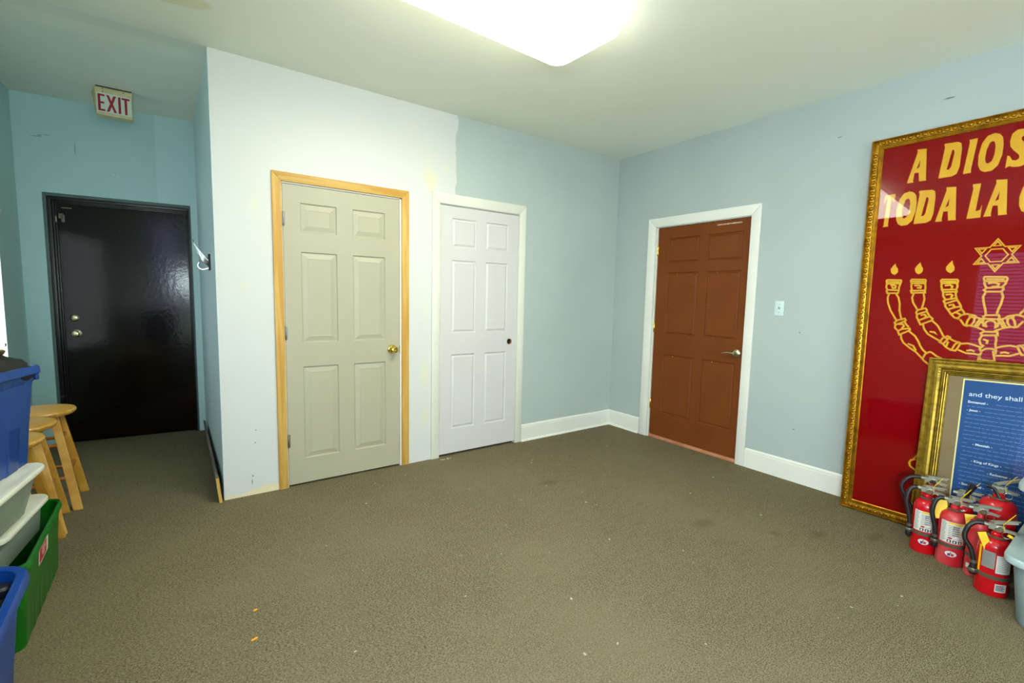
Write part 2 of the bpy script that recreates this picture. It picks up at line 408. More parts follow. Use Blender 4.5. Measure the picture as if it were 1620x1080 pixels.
bm = bmesh.new(); grid_panel(bm, -.2, 5.0, 0, 2.9, [(2.1, 4.7, .35, 1.75)], 0, .12)
struct(from_bm('wall_front', bm, M_SIDE, None, T(0, YF, 0) @ RZ(PI)))

# windows that light and reflect: one in the left wall with blinds, one added behind the camera as fill light
def window(name, mat, w, z0, z1, x0, pm, blinds=True):
    r = struct(thing(name, 'window', 'window', mat=mat)); del r['label']; del r['category']
    fr = bmesh.new()
    for a, b in (((x0, -.01, z0 - .06), (x0 + w, .03, z0)), ((x0, -.01, z1), (x0 + w, .03, z1 + .06)), ((x0 - .06, -.01, z0 - .06), (x0, .03, z1 + .06)), ((x0 + w, -.01, z0 - .06), (x0 + w + .06, .03, z1 + .06))): add_box(fr, a, b)
    from_bm('window_frame', fr, M_WHITE, r)
    pane = box('window_pane', (x0, .07, z0), (x0 + w, .075, z1), pm, r)
    me = None; n = int((z1 - z0) / .045)
    for i in range(n if blinds else 0):
        if me is None:
            s = box('blind_slat', (-w / 2 + .01, -.017, -.001), (w / 2 - .01, .017, .001), M_WHITE2, r); me = s.data
        else: s = bpy.data.objects.new('blind_slat', me); COL.objects.link(s); s.parent = r
        s.matrix_local = T(x0 + w / 2, .03, z0 + .02 + i * .045) @ RX(math.radians(32))
    return r
window('window_1', T(-4.80, 0, 0) @ RZ(PI / 2), 1.35, .85, 2.50, -3.55, M_DAY)
window('added_fill_window', T(0, YF, 0) @ RZ(PI), 2.6, .35, 1.75, 2.1, M_FILLDAY, False)  # unseen window, added to brighten the passage and ceiling
window('window_3', T(-4.80, 0, 0) @ RZ(PI / 2), 0.7, 1.32, 1.68, -4.6, M_DAY3, False)

# ------------------------------------------------------------------ doors
def panel_mesh(w, h, bev=.035, dep=.009):
    v = []; f = []
    def ring(i, d): v.extend([(i, d, i), (w - i, d, i), (w - i, d, h - i), (i, d, h - i)])
    ring(0, 0); ring(.006, dep); ring(.012, dep); ring(bev, .0015); ring(bev + .003, .0030); ring(0, .012)
    for k in range(4):
        for i in range(4): f.append((k * 4 + i, k * 4 + (i + 1) % 4, (k + 1) * 4 + (i + 1) % 4, (k + 1) * 4 + i))
    f.append((16, 17, 18, 19)); f.append((23, 22, 21, 20))
    for i in range(4): f.append((i, 20 + i, 20 + (i + 1) % 4, (i + 1) % 4))
    return v, f
def casing(root, o0, o1, ot, i0, i1, it, mv, mh, dep=.016, zb=0, names=('casing', 'casing_head')):
    fn = lambda u, v, w: (u, w, v)
    for n, p, m in ((names[0], [(o0, zb), (i0, zb), (i0, it), (o0, ot)], mv), (names[0], [(i1, zb), (o1, zb), (o1, ot), (i1, it)], mv), (names[1], [(o0, ot), (i0, it), (i1, it), (o1, ot)], mh)):
        prism(n, p, fn, -dep, -.0005, m, root, None, .003)
def six_panel_door(name, mat, x0, x1, z0, z1, cols, rows, y, m, jamb, jm, extra_hole=None, bev=.035):
    root = struct(thing(name, 'd', 'd', mat=mat)); del root['label']; del root['category']
    holes = [(a, b, c, d) for a, b in cols for c, d in rows]
    if extra_hole: holes.append(extra_hole)
    bm = bmesh.new(); grid_panel(bm, x0, x1, z0, z1, holes, y, y + .035)
    from_bm('door_slab', bm, m, root)
    for a, b in cols:
        for c, d in rows:
            v, f = panel_mesh(b - a, d - c, bev); pyd('door_panel', v, f, m, root, T(a, y, c))
    j0, j1, jt = jamb
    bm = bmesh.new()                                                # jamb lining the opening, with a stop behind the slab
    add_box(bm, (j0, .001, 0), (x0 - .003, .109, jt)); add_box(bm, (x1 + .003, .001, 0), (j1, .109, jt)); add_box(bm, (j0, .001, z1 + .004), (j1, .109, jt))
    from_bm('door_jamb', bm, jm, root)
    bm = bmesh.new()
    add_box(bm, (x0 - .003, y + .038, 0), (x0 + .01, .1, z1)); add_box(bm, (x1 - .01, y + .038, 0), (x1 + .003, .1, z1)); add_box(bm, (x0, y + .038, z1 - .01), (x1, .1, z1 + .004))
    add_box(bm, (x0 - .003, .1, 0), (x1 + .003, .104, z1 + .004))
    from_bm('door_stop', bm, M_DARK, root)
    return root
def hinges(root, x, zs, y, m, w=.012):
    for z in zs:
        bm = bmesh.new(); add_lathe(bm, [(0, -.047), (.004, -.047), (.006, -.044), (.006, .044), (.004, .047), (0, .047)], 10, T(x, y - .004, z))
        add_box(bm, (x, y - .0025, z - .044), (x + w, y - .0005, z + .044)); from_bm('hinge', bm, m, root, None, 35)
d1 = six_panel_door('door_1', None, -3.189, -2.386, .014, 2.062, [(-3.083, -2.845), (-2.735, -2.497)], [(.188, .841), (1.008, 1.626), (1.757, 1.950)], .004, M_DOOR1, (-3.199, -2.369, 2.076), M_WHITE, None, .044)
casing(d1, -3.254, -2.314, 2.133, -3.197, -2.372, 2.074, M_PINEV, M_PINEH, .015)
hinges(d1, -3.188, (1.836, 1.077, .329), .003, M_HINGEM)
KR = RX(PI / 2)
k = lathe('door_knob', [(0, 0), (.034, 0), (.034, .004), (.030, .009), (.016, .012), (.013, .02), (.014, .03), (.022, .036), (.028, .046), (.028, .056), (.022, .064), (.014, .066), (.012, .062), (0, .061)], M_BRASS, d1, T(-2.447, .003, .934) @ KR, 28)
box('latch_plate', (-2.387, .001, .90), (-2.384, .003, .96), M_STEEL, d1)

d2 = six_panel_door('door_2', None, -2.046, -1.272, .02, 2.073, [(-1.936, -1.705), (-1.610, -1.379)], [(.228, .862), (1.043, 1.643), (1.747, 1.980)], .002, M_DOOR2, (-2.051, -1.266, 2.084), M_WHITE2, (-1.375, -1.315, .921, .981), .028)
casing(d2, -2.119, -1.198, 2.164, -2.049, -1.268, 2.082, M_WHITE2, M_WHITE2, .014)
hinges(d2, -2.048, (1.856, 1.107, .354), .001, M_HINGE)
bm = bmesh.new(); n = 24; ci = []; co = []; cb = []
for i in range(n):
    a = 2 * PI * (i + .5) / n; c, s = math.cos(a), math.sin(a); k = .03 / max(abs(c), abs(s))
    ci.append(bm.verts.new((.027 * c, 0, .027 * s))); co.append(bm.verts.new((k * c, 0, k * s))); cb.append(bm.verts.new((.027 * c, .034, .027 * s)))
for i in range(n):
    j = (i + 1) % n; bm.faces.new([ci[i], ci[j], co[j], co[i]]); bm.faces.new([ci[i], cb[i], cb[j], ci[j]])
from_bm('lock_bore_plate', bm, M_DOOR2, d2, T(-1.345, .002, .951))
lathe('lock_bore_back', [(0, .024), (.0268, .024), (.0268, .026), (0, .026)], M_DARK, d2, T(-1.345, .002, .951) @ RX(-PI / 2), 24)
lathe('lock_bore', [(.0269, .004), (.0269, .026), (.0262, .026), (.0262, .004)], M_STOOLR, d2, T(-1.345, .002, .951) @ RX(-PI / 2), 24)
d2['label'] = 'white six-panel door without a knob'

d3 = six_panel_door('door_3', MB_, .530, 1.431, .032, 2.034, [(.650, .968), (1.050, 1.362)], [(.261, .837), (1.035, 1.614), (1.704, 1.932)], .012, M_DOOR3, (.512, 1.433, 2.044), M_WHITE2, None, .02)
casing(d3, .424, 1.5075, 2.128, .513, 1.4325, 2.043, M_WHITE, M_WHITE, .018)
hinges(d3, .528, (1.822, 1.091, .336), .010, M_BRASS, .01)
box('threshold', (.534, -.004, 0), (1.431, .05, .028), M_PINK, d3, None, .004)
lathe('lever_rosette', [(0, 0), (.036, 0), (.036, .004), (.030, .012), (.018, .016), (.013, .018), (.013, .05), (0, .052)], M_NICKEL, d3, T(1.372, .012, .925) @ KR, 28)
tube('door_lever', [(1.372, -.034, .925), (1.345, -.038, .928), (1.315, -.040, .927), (1.285, -.036, .922), (1.262, -.03, .918)], [.013, .012, .011, .009, .004], M_NICKEL, d3, None, 12, 0, .75)
lathe('door_lock_button', [(0, 0), (.008, 0), (.007, .006), (0, .007)], M_CHROME, d3, T(1.372, -.040, .925) @ KR, 14)
box('bare_paint_scrape', (1.125, .0112, 1.998), (1.345, .0125, 2.008), simple('scraped_primer', (170, 130, 100), .5, n=((30, 3, 30), (214, 206, 196), .8)), d3, None)

# metal door at the end of the passage
d4 = struct(thing('door_4', 'd', 'd', mat=MP)); del d4['label']; del d4['category']
fn = lambda u, v, w: (u, w, v)
bm = bmesh.new()
for a, b, y0, y1 in ((.148, .172, .004, .1),): pass
def jambset(nm, o0, o1, ot, i0, i1, it, y0, y1, m):
    for p in ([(o0, 0), (i0, 0), (i0, it), (o0, ot)], [(i1, 0), (o1, 0), (o1, ot), (i1, it)], [(o0, ot), (i0, it), (i1, it), (o1, ot)]): prism(nm, p, fn, y0, y1, m, d4, None, .002)
M_REVEAL = simple('grey_reveal', (92, 110, 108), .6)
jambset('door_reveal', .149, 1.149, 2.123, .170, 1.134, 2.100, .012, .1, M_REVEAL)
jambset('door_frame', .170, 1.134, 2.100, .198, 1.122, 2.072, .004, .1, M_BLACKFRAME)
jambset('door_frame_step', .198, 1.122, 2.072, .212, 1.118, 2.058, .018, .1, M_BLACKFRAME)
jambset('door_frame_stop', .212, 1.118, 2.058, .224, 1.113, 2.046, .03, .1, M_BLACKFRAME)
box('door_slab', (.225, .040, .004), (1.112, .08, 2.044), M_BLACKDOOR, d4)
lathe('deadbolt', [(0, 0), (.033, 0), (.033, .006), (.026, .014), (.02, .018), (0, .018)], M_NICKEL, d4, T(.290, .04, 1.092) @ KR, 24)
lathe('door_knob', [(0, 0), (.036, 0), (.036, .004), (.026, .01), (.013, .014), (.013, .026), (.026, .036), (.029, .048), (.024, .058), (.012, .062), (0, .062)], M_NICKEL, d4, T(.296, .04, .957) @ KR, 24)
bm = bmesh.new(); add_box(bm, (.232, .034, 1.925), (.262, .0395, 1.965)); add_box(bm, (.249, .034, 1.895), (.270, .0395, 1.955)); from_bm('latch_bracket', bm, M_STEEL, d4)
box('strike_plate', (.214, .024, 1.893), (.222, .03, 1.94), M_LABELG, d4)
box('door_plate', (.252, .036, 2.010), (.318, .0395, 2.018), M_STEEL, d4)
box('door_backing', (.15, .101, 0), (1.15, .105, 2.12), M_DARK, d4)

# baseboards
def baseboard(name, mat, x0, x1, h=.160, shoe=True):
    bm = bmesh.new()
    prof = [(0, 0), (-.014, 0), (-.014, h - .03), (-.012, h - .022), (-.012, h - .012), (-.007, h - .004), (-.004, h), (0, h)]
    add_prism(bm, prof, lambda u, v, w: (w, u, v), x0, x1)
    o = struct(from_bm(name, bm, M_WHITE, None, mat))
    if shoe: prism('shoe_moulding', [(-.014, 0), (-.026, 0), (-.025, .008), (-.021, .014), (-.014, .018)], lambda u, v, w: (w, u, v), x0, x1, M_WHITE, o)
    return o
baseboard('baseboard_back', None, -1.197, -.0005)
baseboard('baseboard_right', MB_, .001, .415)
baseboard('baseboard_right', MB_, 1.5085, 3.6, .158, False)

# ------------------------------------------------------------------ lamp
def lamp(x, y, rz, label, lm):
    L = thing('ceiling_light', label, 'ceiling light', (x, y, H), rz)
    def rr(hx, hy, r, z):
        out = []
        for cx, cy, a0 in ((hx - r, hy - r, 0), (-hx + r, hy - r, PI / 2), (-hx + r, -hy + r, PI), (hx - r, -hy + r, 1.5 * PI)):
            for k in range(9):
                a = a0 + PI / 2 * k / 8; out.append((cx + r * math.cos(a), cy + r * math.sin(a), z))
        return out
    def loft(nm, rings, m):
        v = [p for r in rings for p in r]; n = len(rings[0]); f = []
        for k in range(len(rings) - 1):
            for i in range(n): f.append((k * n + i, k * n + (i + 1) % n, (k + 1) * n + (i + 1) % n, (k + 1) * n + i))
        f.append(tuple(range(n))); f.append(tuple(reversed(range((len(rings) - 1) * n, len(rings) * n))))
        return pyd(nm, v, f, m, L, None, 40)
    loft('mounting_pan', [rr(.60, .19, .05, 0), rr(.60, .19, .05, -.032)], M_WHITE)
    loft('diffuser_side', [rr(.638, .246, .083, -.030), rr(.642, .250, .085, -.05), rr(.642, .250, .085, -.0849)], M_LAMP2)
    loft('diffuser', [rr(.642, .250, .085, -.085), rr(.636, .244, .08, -.105), rr(.61, .218, .07, -.122), rr(.56, .16, .05, -.128)], lm)
    return L
lamp(-2.545, -1.525, math.radians(2.5), 'long glowing white ceiling light with rounded corners above the carpet', M_LAMP)
#lamp(-2.585, -4.9, math.radians(0), 'second long ceiling light behind the viewpoint', M_LAMP2)

# ------------------------------------------------------------------ small wall fittings
s_ = thing('exit_sign', 'cream exit sign with red letters hanging from the passage ceiling', 'exit sign', (-4.113, 1.33, 2.846))
w2, hh = .106, .20
v = [(-w2, 0, 0), (w2, 0, 0), (w2, 0, -hh), (-w2, 0, -hh), (-w2 - .034, .085, -.022), (w2, .085, -.022), (w2, .085, -hh), (-w2 - .004, .085, -hh)]
bm = bmesh.new(); V = [bm.verts.new(p) for p in v]
for f in ((0, 1, 2, 3), (4, 7, 6, 5), (0, 4, 5, 1), (1, 5, 6, 2), (2, 6, 7, 3), (3, 7, 4, 0)): bm.faces.new([V[i] for i in f])
bmesh.ops.recalc_face_normals(bm, faces=bm.faces); bmesh.ops.bevel(bm, geom=list(bm.edges), offset=.004, segments=2, affect='EDGES')
from_bm('sign_housing', bm, M_SIGN, s_, None, 35)
box('sign_lid', (-w2 - .002, -.010, -.040), (w2 + .004, .01, -.004), M_SIGN, s_, None, .003)
box('sign_lip', (-w2, -.007, -hh - .001), (w2, .01, -hh + .016), M_SIGN, s_, None, .003)
box('sign_face', (-w2 + .006, -.003, -.182), (w2 - .004, .006, -.040), M_SIGNF, s_)
box('mounting_gap', (-w2 + .004, -.004, -.002), (w2, .05, .012), M_INK, s_)
for x, z in ((-.062, -.013), (-.062, -.034), (.058, -.016)): lathe('screw', [(0, 0), (.004, 0), (.003, .002), (0, .003)], M_INK, s_, T(x, -.010, z) @ KR, 8)
a_, b_ = -.172, -.052; hgt = b_ - a_; st = .0135
def bar(x0, z0, x1, z1): return [(x0, z0), (x1, z0), (x1, z1), (x0, z1)]
LE = [(-.093, a_), (-.053, a_), (-.053, a_ + st), (-.078, a_ + st), (-.078, a_ + hgt / 2 - st / 2), (-.057, a_ + hgt / 2 - st / 2), (-.057, a_ + hgt / 2 + st / 2), (-.078, a_ + hgt / 2 + st / 2), (-.078, b_ - st), (-.053, b_ - st), (-.053, b_), (-.093, b_)]
mx, mz = -.0155, (a_ + b_) / 2
LX = [(-.045, a_), (-.029, a_), (mx, mz - .020), (-.002, a_), (.014, a_), (-.007, mz), (.013, b_), (-.003, b_), (mx, mz + .020), (-.028, b_), (-.044, b_), (-.024, mz)]
LI = bar(.024, a_, .039, b_)
LT = [(.061, a_), (.076, a_), (.076, b_ - st), (.092, b_ - st), (.092, b_), (.045, b_), (.045, b_ - st), (.061, b_ - st)]
for q in (LE, LX, LI, LT): prism('sign_letter', q, lambda u, v, w: (u, w, v), -.0045, -.0028, M_SIGNR, s_)

tag(lathe('door_bell_button', [(0, 0), (.02, 0), (.018, .008), (.01, .012), (0, .013)], M_PLATE, None, MP @ T(.607, 0, 2.327) @ KR, 20), 'small round white button on the wall above the black door', 'wall button')

sw = thing('light_switch', 'white single light switch on the wall beside the brown door', 'light switch', mat=MB_ @ T(1.692, 0, 1.309))
box('switch_plate', (-.035, -.007, -.057), (.035, -.0002, .057), M_PLATE, sw, None, .004)
box('switch_toggle', (-.005, -.017, -.006), (.005, -.005, .008), M_LABELG, sw, T(0, 0, 0) @ RX(-.3), .001)
for z in (-.03, .03): lathe('plate_screw', [(0, 0), (.003, 0), (.002, .0015), (0, .002)], M_STEEL, sw, T(0, -.007, z) @ KR, 8)

hk = thing('coat_hook', 'chrome wing shaped coat hook on a black block at the passage corner', 'coat hook', (-3.581, .42, 1.545))
box('hook_block', (-.013, -.035, -.055), (-.001, .035, .055), M_INK, hk, None, .003)
for k in range(6):
    t = k / 5
    p = [(-.012, -.012 + t * .008, .012 - t * .035), (-.035, -.015, .040 - t * .045), (-.066 + t * .012, -.018, .082 - t * .055), (-.092 + t * (.022 + .02 * (k % 2)), -.02, .122 - t * .070)]
    tube('wing_ridge', p, [.0065, .006, .0055, .003], M_CHROME, hk, None, 8, 5)
lathe('hook_ball', [(0, -.009), (.006, -.0065), (.009, 0), (.006, .0065), (0, .009)], M_CHROME, hk, T(-.094, -.02, .138), 14)
arc = [(-.012, 0, -.040)] + [(-.045 - .026 * math.sin(a) * 1.15, 0, -.024 - .028 * math.cos(a)) for a in [i * PI / 8 for i in range(0, 7)]]
bm = bmesh.new(); rings = []
for i, p in enumerate(arc):
    q = arc[min(i + 1, len(arc) - 1)]; q0 = arc[max(i - 1, 0)]; d = Vector((q[0] - q0[0], 0, q[2] - q0[2])).normalized(); nn = Vector((-d.z, 0, d.x)) * .002
    p = Vector(p); rings.append([bm.verts.new(p + nn + Vector((0, -.024, 0))), bm.verts.new(p + nn + Vector((0, .024, 0))), bm.verts.new(p - nn + Vector((0, .024, 0))), bm.verts.new(p - nn + Vector((0, -.024, 0)))])
for A, B in zip(rings, rings[1:]):
    for k in range(4): bm.faces.new([A[k], A[(k + 1) % 4], B[(k + 1) % 4], B[k]])
bm.faces.new(rings[0]); bm.faces.new(rings[-1])
from_bm('hook_curl', bm, M_CHROME, hk, None, 40)

# loose plank against the passage side wall, on edge, near end of bare yellow wood
pk = thing('loose_plank', 'narrow weathered plank leaning along the foot of the passage side wall', 'plank', (0, 0, 0))
prism('plank_board', [(-3.604, -.028), (-3.589, -.028), (-3.603, 1.60), (-3.618, 1.60)], lambda u, v, w: (u - (w * .09), v, w), .001, .165, M_GREYW, pk, None, .001)
box('sawn_end', (-.0085, -.001, 0), (.0085, .045, .164), M_PINEV, pk, T(-3.5965, -.0295, .001) @ RY(-.09))
pk.children[0].name = 'plank_board'

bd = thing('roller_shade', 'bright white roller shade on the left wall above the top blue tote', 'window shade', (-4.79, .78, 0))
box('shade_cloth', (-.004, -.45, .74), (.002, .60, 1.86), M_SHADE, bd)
box('shade_rail', (-.008, -.45, .72), (.008, .60, .745), M_WHITE, bd, None, .003)
tube('shade_roller', [(.004, -.47, 1.88), (.004, .62, 1.88)], .02, M_WHITE, bd, None, 14)
box('brown_sticker', (.002, .545, .925), (.003, .575, .945), M_TAN, bd)

# ------------------------------------------------------------------ stools
def make_stool(loc, rz, label):
    s = thing('wooden_stool', label, 'stool', loc, rz, 'round wooden stools')
    lathe('seat', [(0, -.034), (.13, -.034), (.158, -.032), (.168, -.022), (.170, -.012), (.165, -.003), (.155, 0), (0, .001)], M_STOOL, s, T(0, 0, .61), 40)
    top = .075; bot = .165
    for sx in (-1, 1):
        for sy in (-1, 1):
            a = math.atan2(sy, sx); rd = Vector((math.cos(a), math.sin(a), 0)); tn = Vector((-rd.y, rd.x, 0)) if False else Vector((0, 1, 0)); ot = Vector((1, 0, 0))
            bm = bmesh.new(); rings = []
            for z, d in ((.578, top), (.30, (top + bot) / 2), (0.0, bot)):
                c = Vector((sx * d, sy * d, z)); hw = .020 + (.578 - z) * .004
                rings.append([bm.verts.new(c + ot * hw * a1 + tn * .012 * b1) for a1, b1 in ((-1, -1), (1, -1), (1, 1), (-1, 1))])
            for A, B in zip(rings, rings[1:]):
                for k in range(4): bm.faces.new([A[k], A[(k + 1) % 4], B[(k + 1) % 4], B[k]])
            bm.faces.new(rings[0]); bm.faces.new(rings[-1]); bmesh.ops.recalc_face_normals(bm, faces=bm.faces)
            bmesh.ops.bevel(bm, geom=list(bm.edges), offset=.003, segments=2, affect='EDGES')
            from_bm('leg', bm, M_STOOL, s, None, 35)
    def at(z): return top + (bot - top) * (.578 - z) / .578
    for z, off in ((.20, 0), (.40, .0)):
        for ax in (0, 1):
            for sd in (-1, 1):
                zz = z + (.03 if ax else 0); d = at(zz)
                p = [(-d, sd * d, zz), (d, sd * d, zz)] if ax == 0 else [(sd * d, -d, zz), (sd * d, d, zz)]
                tube('rung', p, .0105, M_STOOLR, s, None, 10)
    return s
def copy_tree(o, parent=None):
    c = o.copy(); COL.objects.link(c)
    if parent: c.parent = parent
    for ch in o.children: copy_tree(ch, c)
    return c
st1 = make_stool((-4.488, .485, 0), math.radians(2), 'light wooden stool farthest back, nearest the black door')
for loc, rz, lb in (((-4.520, .125, 0), 6, 'middle of the three light wooden stools, half behind the blue tote'), ((-4.510, -.225, 0), -2, 'front stool of the three, only its rim showing beside the blue tote')):
    c = copy_tree(st1); c.location = loc; c.rotation_euler.z = math.radians(rz); c['label'] = lb

# ------------------------------------------------------------------ storage boxes
def perim(hx, hy, r, ns, ribs, amp):
    """rounded rectangle outline; ribs = flutes pressed into each side"""
    out = []
    def side(p, q, nrm, n, nr):
        for i in range(n):
            t = i / n; x = p[0] + (q[0] - p[0]) * t; y = p[1] + (q[1] - p[1]) * t; o = 0
            if nr: ph = (t * nr) % 1.0; o = amp if .55 < ph < .95 else 0
            out.append((x - nrm[0] * o, y - nrm[1] * o))
    def corner(cx, cy, a0):
        for k in range(8):
            a = a0 + PI / 2 * k / 8; out.append((cx + r * math.cos(a), cy + r * math.sin(a)))
    corner(hx - r, hy - r, 0); side((hx - r, hy), (-hx + r, hy), (0, 1), ns, ribs[0])
    corner(-hx + r, hy - r, PI / 2); side((-hx, hy - r), (-hx, -hy + r), (-1, 0), ns, ribs[1])
    corner(-hx + r, -hy + r, PI); side((-hx + r, -hy), (hx - r, -hy), (0, -1), ns, ribs[0])
    corner(hx - r, -hy + r, 1.5 * PI); side((hx, -hy + r), (hx, hy - r), (1, 0), ns, ribs[1])
    return out
def loft(name, rings, m, parent, cap0=True, cap1=True, mat=None, smooth=40):
    n = len(rings[0]); v = [p for r in rings for p in r]; f = []
    for k in range(len(rings) - 1):
        for i in range(n): f.append((k * n + i, k * n + (i + 1) % n, (k + 1) * n + (i + 1) % n, (k + 1) * n + i))
    if cap0: f.append(tuple(reversed(range(n))))
    if cap1: f.append(tuple(range((len(rings) - 1) * n, len(rings) * n)))
    return pyd(name, v, f, m, parent, mat, smooth)
def ring(hx, hy, r, z, ribs=(0, 0), amp=0, ns=32): return [(x, y, z) for x, y in perim(hx, hy, r, ns, ribs, amp)]
def open_tote(root, hx, hy, h, taper, r, m, ribs, amp, rim=.022, rimh=.03, th=.003):
    bx, by = hx - rim - taper, hy - rim - taper; tx, ty = hx - rim, hy - rim
    R = [ring(bx, by, r * .8, 0, ribs, amp * .6), ring(bx + .1 * taper, by + .1 * taper, r * .85, .01, ribs, amp), ring(tx - .2 * taper, ty - .2 * taper, r, h * .82, ribs, amp), ring(tx, ty, r, h * .84, (0, 0), 0), ring(tx, ty, r, h - rimh),
         ring(hx - .003, hy - .003, r + rim, h - rimh), ring(hx, hy, r + rim, h - rimh + .004), ring(hx - .002, hy - .002, r + rim, h - .006), ring(hx - .007, hy - .007, r + rim, h), ring(tx + .004, ty + .004, r, h), ring(tx - th, ty - th, r, h - .004),
         ring(tx - th, ty - th, r, h * .83), ring(bx, by, r * .8, .006)]
    return loft('tote_body', R, m, root)
def lidded_box(root, hx, hy, h, taper, r, mb, ml, lidh=.022, over=.014, groove=True):
    R = [ring(hx - taper, hy - taper, r * .8, 0), ring(hx - taper * .8, hy - taper * .8, r, .012), ring(hx - .008, hy - .008, r, h - .02), ring(hx - .008, hy - .008, r, h - .004), ring(hx - .011, hy - .011, r, h - .004), ring(hx - taper - .003, hy - taper - .003, r, .005)]
    loft('box_body', R, mb, root)
    X, Y = hx + over, hy + over
    L = [ring(X - .002, Y - .002, r + over, h - lidh), ring(X, Y, r + over, h - lidh + .003), ring(X, Y, r + over, h - .006), ring(X - .003, Y - .003, r + over, h), ring(X - .012, Y - .012, r + over, h + .001), ring(X - .024, Y - .024, r, h - .002), ring(X - .05, Y - .05, r, h - .002), ring(X - .058, Y - .058, r, h - .0005)]
    loft('box_lid', L, ml, root)
def cloth(name, label, hx, hy, h, m, loc, rz=0, parent=None, seed=0):
    bm = bmesh.new(); bmesh.ops.create_cube(bm, size=2); bmesh.ops.subdivide_edges(bm, edges=list(bm.edges), cuts=7, use_grid_fill=True)
    rnd = random.Random(seed)
    ph = [rnd.uniform(0, 6) for _ in range(6)]
    for v in bm.verts:
        x, y, z = v.co; w = .12 * math.sin(5 * x + ph[0] + 2 * y) + .10 * math.sin(7 * y + ph[1]) + .08 * math.sin(9 * x + 6 * z + ph[2])
        v.co = Vector((x * hx * (1 - .05 * abs(w)), y * hy * (1 - .08 * abs(w)), (z + 1) / 2 * h * (1 + w * (z > 0))))
    o = from_bm(name, bm, m, None, T(*loc) @ RZ(rz), 60); return tag(o, label, 'cloth')

g = thing('green_tote', 'open dark green ribbed plastic tote with a red label on the carpet', 'storage tote', (-4.484, -.745, 0), math.radians(.8))
open_tote(g, .228, .361, .335, .020, .05, M_GREEN, (4, 6), .005, .010)
lb = box('sticker', (0, -.095, -.034), (.0015, .070, .034), M_LABEL, g, T(.2155, -.03, .258) @ RY(math.radians(3.4)))
box('red_print', (.001, -.090, -.028), (.0022, .035, .028), M_REDINK, lb)
for i, (yy, ln) in enumerate(((-.02, .06), (-.02, .07), (-.025, .05), (-.02, .04))):
    box('print_line', (.002, yy - ln / 2, .017 - i * .010), (.0026, yy + ln / 2, .020 - i * .010), M_LABEL, lb)
cb = thing('clear_box', 'frosted box with a white lid nested in the green tote, lower of two', 'storage box', (-4.490, -.72, .252), math.radians(-5.5))
lidded_box(cb, .170, .240, .150, .02, .045, M_CLEAR, M_LID)
cb2 = thing('clear_box', 'frosted box with a white lid stacked on another, right under the blue tote', 'storage box', (-4.475, -.905, .403), math.radians(-6.5))
lidded_box(cb2, .180, .250, .197, .055, .045, M_CLEAR, M_LID)
cloth('folded_cloth', 'pale folded cloth seen through the upper frosted box', .13, .19, .11, M_CLOTH, (-4.475, -.905, .412), math.radians(-6.5), seed=1)
cloth('folded_cloth', 'grey green cloth seen dimly through the lower frosted box', .12, .18, .08, M_CLOTHT, (-4.505, -.72, .262), math.radians(-5.5), seed=2)
bt = thing('blue_tote', 'tall blue plastic tote stacked on top of the white-lidded box', 'storage tote', mat=T(-4.515, -.88, .603) @ RZ(math.radians(-8)) @ RX(math.radians(-2.0)))
open_tote(bt, .215, .33, .425, .03, .05, M_BLUE, (2, 3), .007, .024, .035)
box('side_grip', (.16, .315, .355), (.186, .340, .385), M_BLUE, bt, None, .004)
for i, (sx, sz) in enumerate(((.16, .4),)):
    bb = thing('black_bag', 'crumpled black bag with a tan strap in the top blue tote', 'bag', mat=T(-4.44, -.70, .965) @ RZ(math.radians(-8)))
    bm = bmesh.new(); bmesh.ops.create_icosphere(bm, subdivisions=3, radius=1)
    for v in bm.verts:
        x, y, z = v.co; k = 1 + .10 * math.sin(7 * x + 3 * y) + .08 * math.sin(9 * y + 5 * z); v.co = Vector((x * .15 * k, y * .17 * k, z * .09 * k + .03))
    from_bm('bag_body', bm, M_BLACKC, bb, None, 60)
    tube('bag_strap', [(.02, -.17, .07), (.06, -.10, .115), (.07, .0, .125), (.05, .08, .11), (0, .13, .07)], .014, M_TAN, bb, None, 8, 4, .5)
ft = thing('blue_tote', 'open blue tote nearest the camera at the lower left with tools inside', 'storage tote', (-4.434, -1.70, 0), math.radians(2))
open_tote(ft, .262, .375, .455, .035, .075, M_BLUE, (0, 0), 0, .026, .035)
tl = thing('hand_tool', 'dark ribbed tool grip sticking up inside the front blue tote', 'tool', mat=T(-4.262, -1.425, .008) @ RX(math.radians(-2)) @ RY(math.radians(2)))
tube('tool_shaft', [(0, 0, .0), (0, 0, .30)], .009, M_STEEL, tl, None, 10)
lathe('tool_grip', [(0, .26)] + [(.021 + (.0025 if i % 2 else 0), .265 + i * .010) for i in range(13)] + [(.027, .395), (.027, .412), (.02, .420), (0, .421)], M_RUBBER, tl, None, 20)
cr = tag(box('white_carton', (-.06, -.09, 0), (.06, .09, .36), M_PAPER, None, T(-4.305, -1.715, .012) @ RZ(.2), .003), 'white carton standing inside the front blue tote', 'carton')

# right: two dusty clear boxes
rb = thing('clear_box', 'dusty clear box with a pale blue lid on the carpet at right edge', 'storage box', (-.60, -3.375, 0), math.radians(0))
lidded_box(rb, .335, .248, .305, .045, .06, M_CLEARB, M_LIDB, .03, .018)
rb2 = thing('clear_box', 'upper dusty clear box with pale blue lid, stacked right of the fire extinguishers', 'storage box', (-.585, -3.372, .303), 0)
lidded_box(rb2, .295, .235, .305, .04, .06, M_CLEARB, M_LIDB, .03, .018)
cloth('folded_cloth', 'green grey cloth filling the lower dusty clear box', .25, .17, .17, M_CLOTHT, (-.60, -3.375, .012), 0, seed=3)
cloth('folded_cloth', 'pale cloth bundle inside the upper dusty clear box', .22, .16, .18, M_CLOTH, (-.585, -3.372, .316), 0, seed=4)

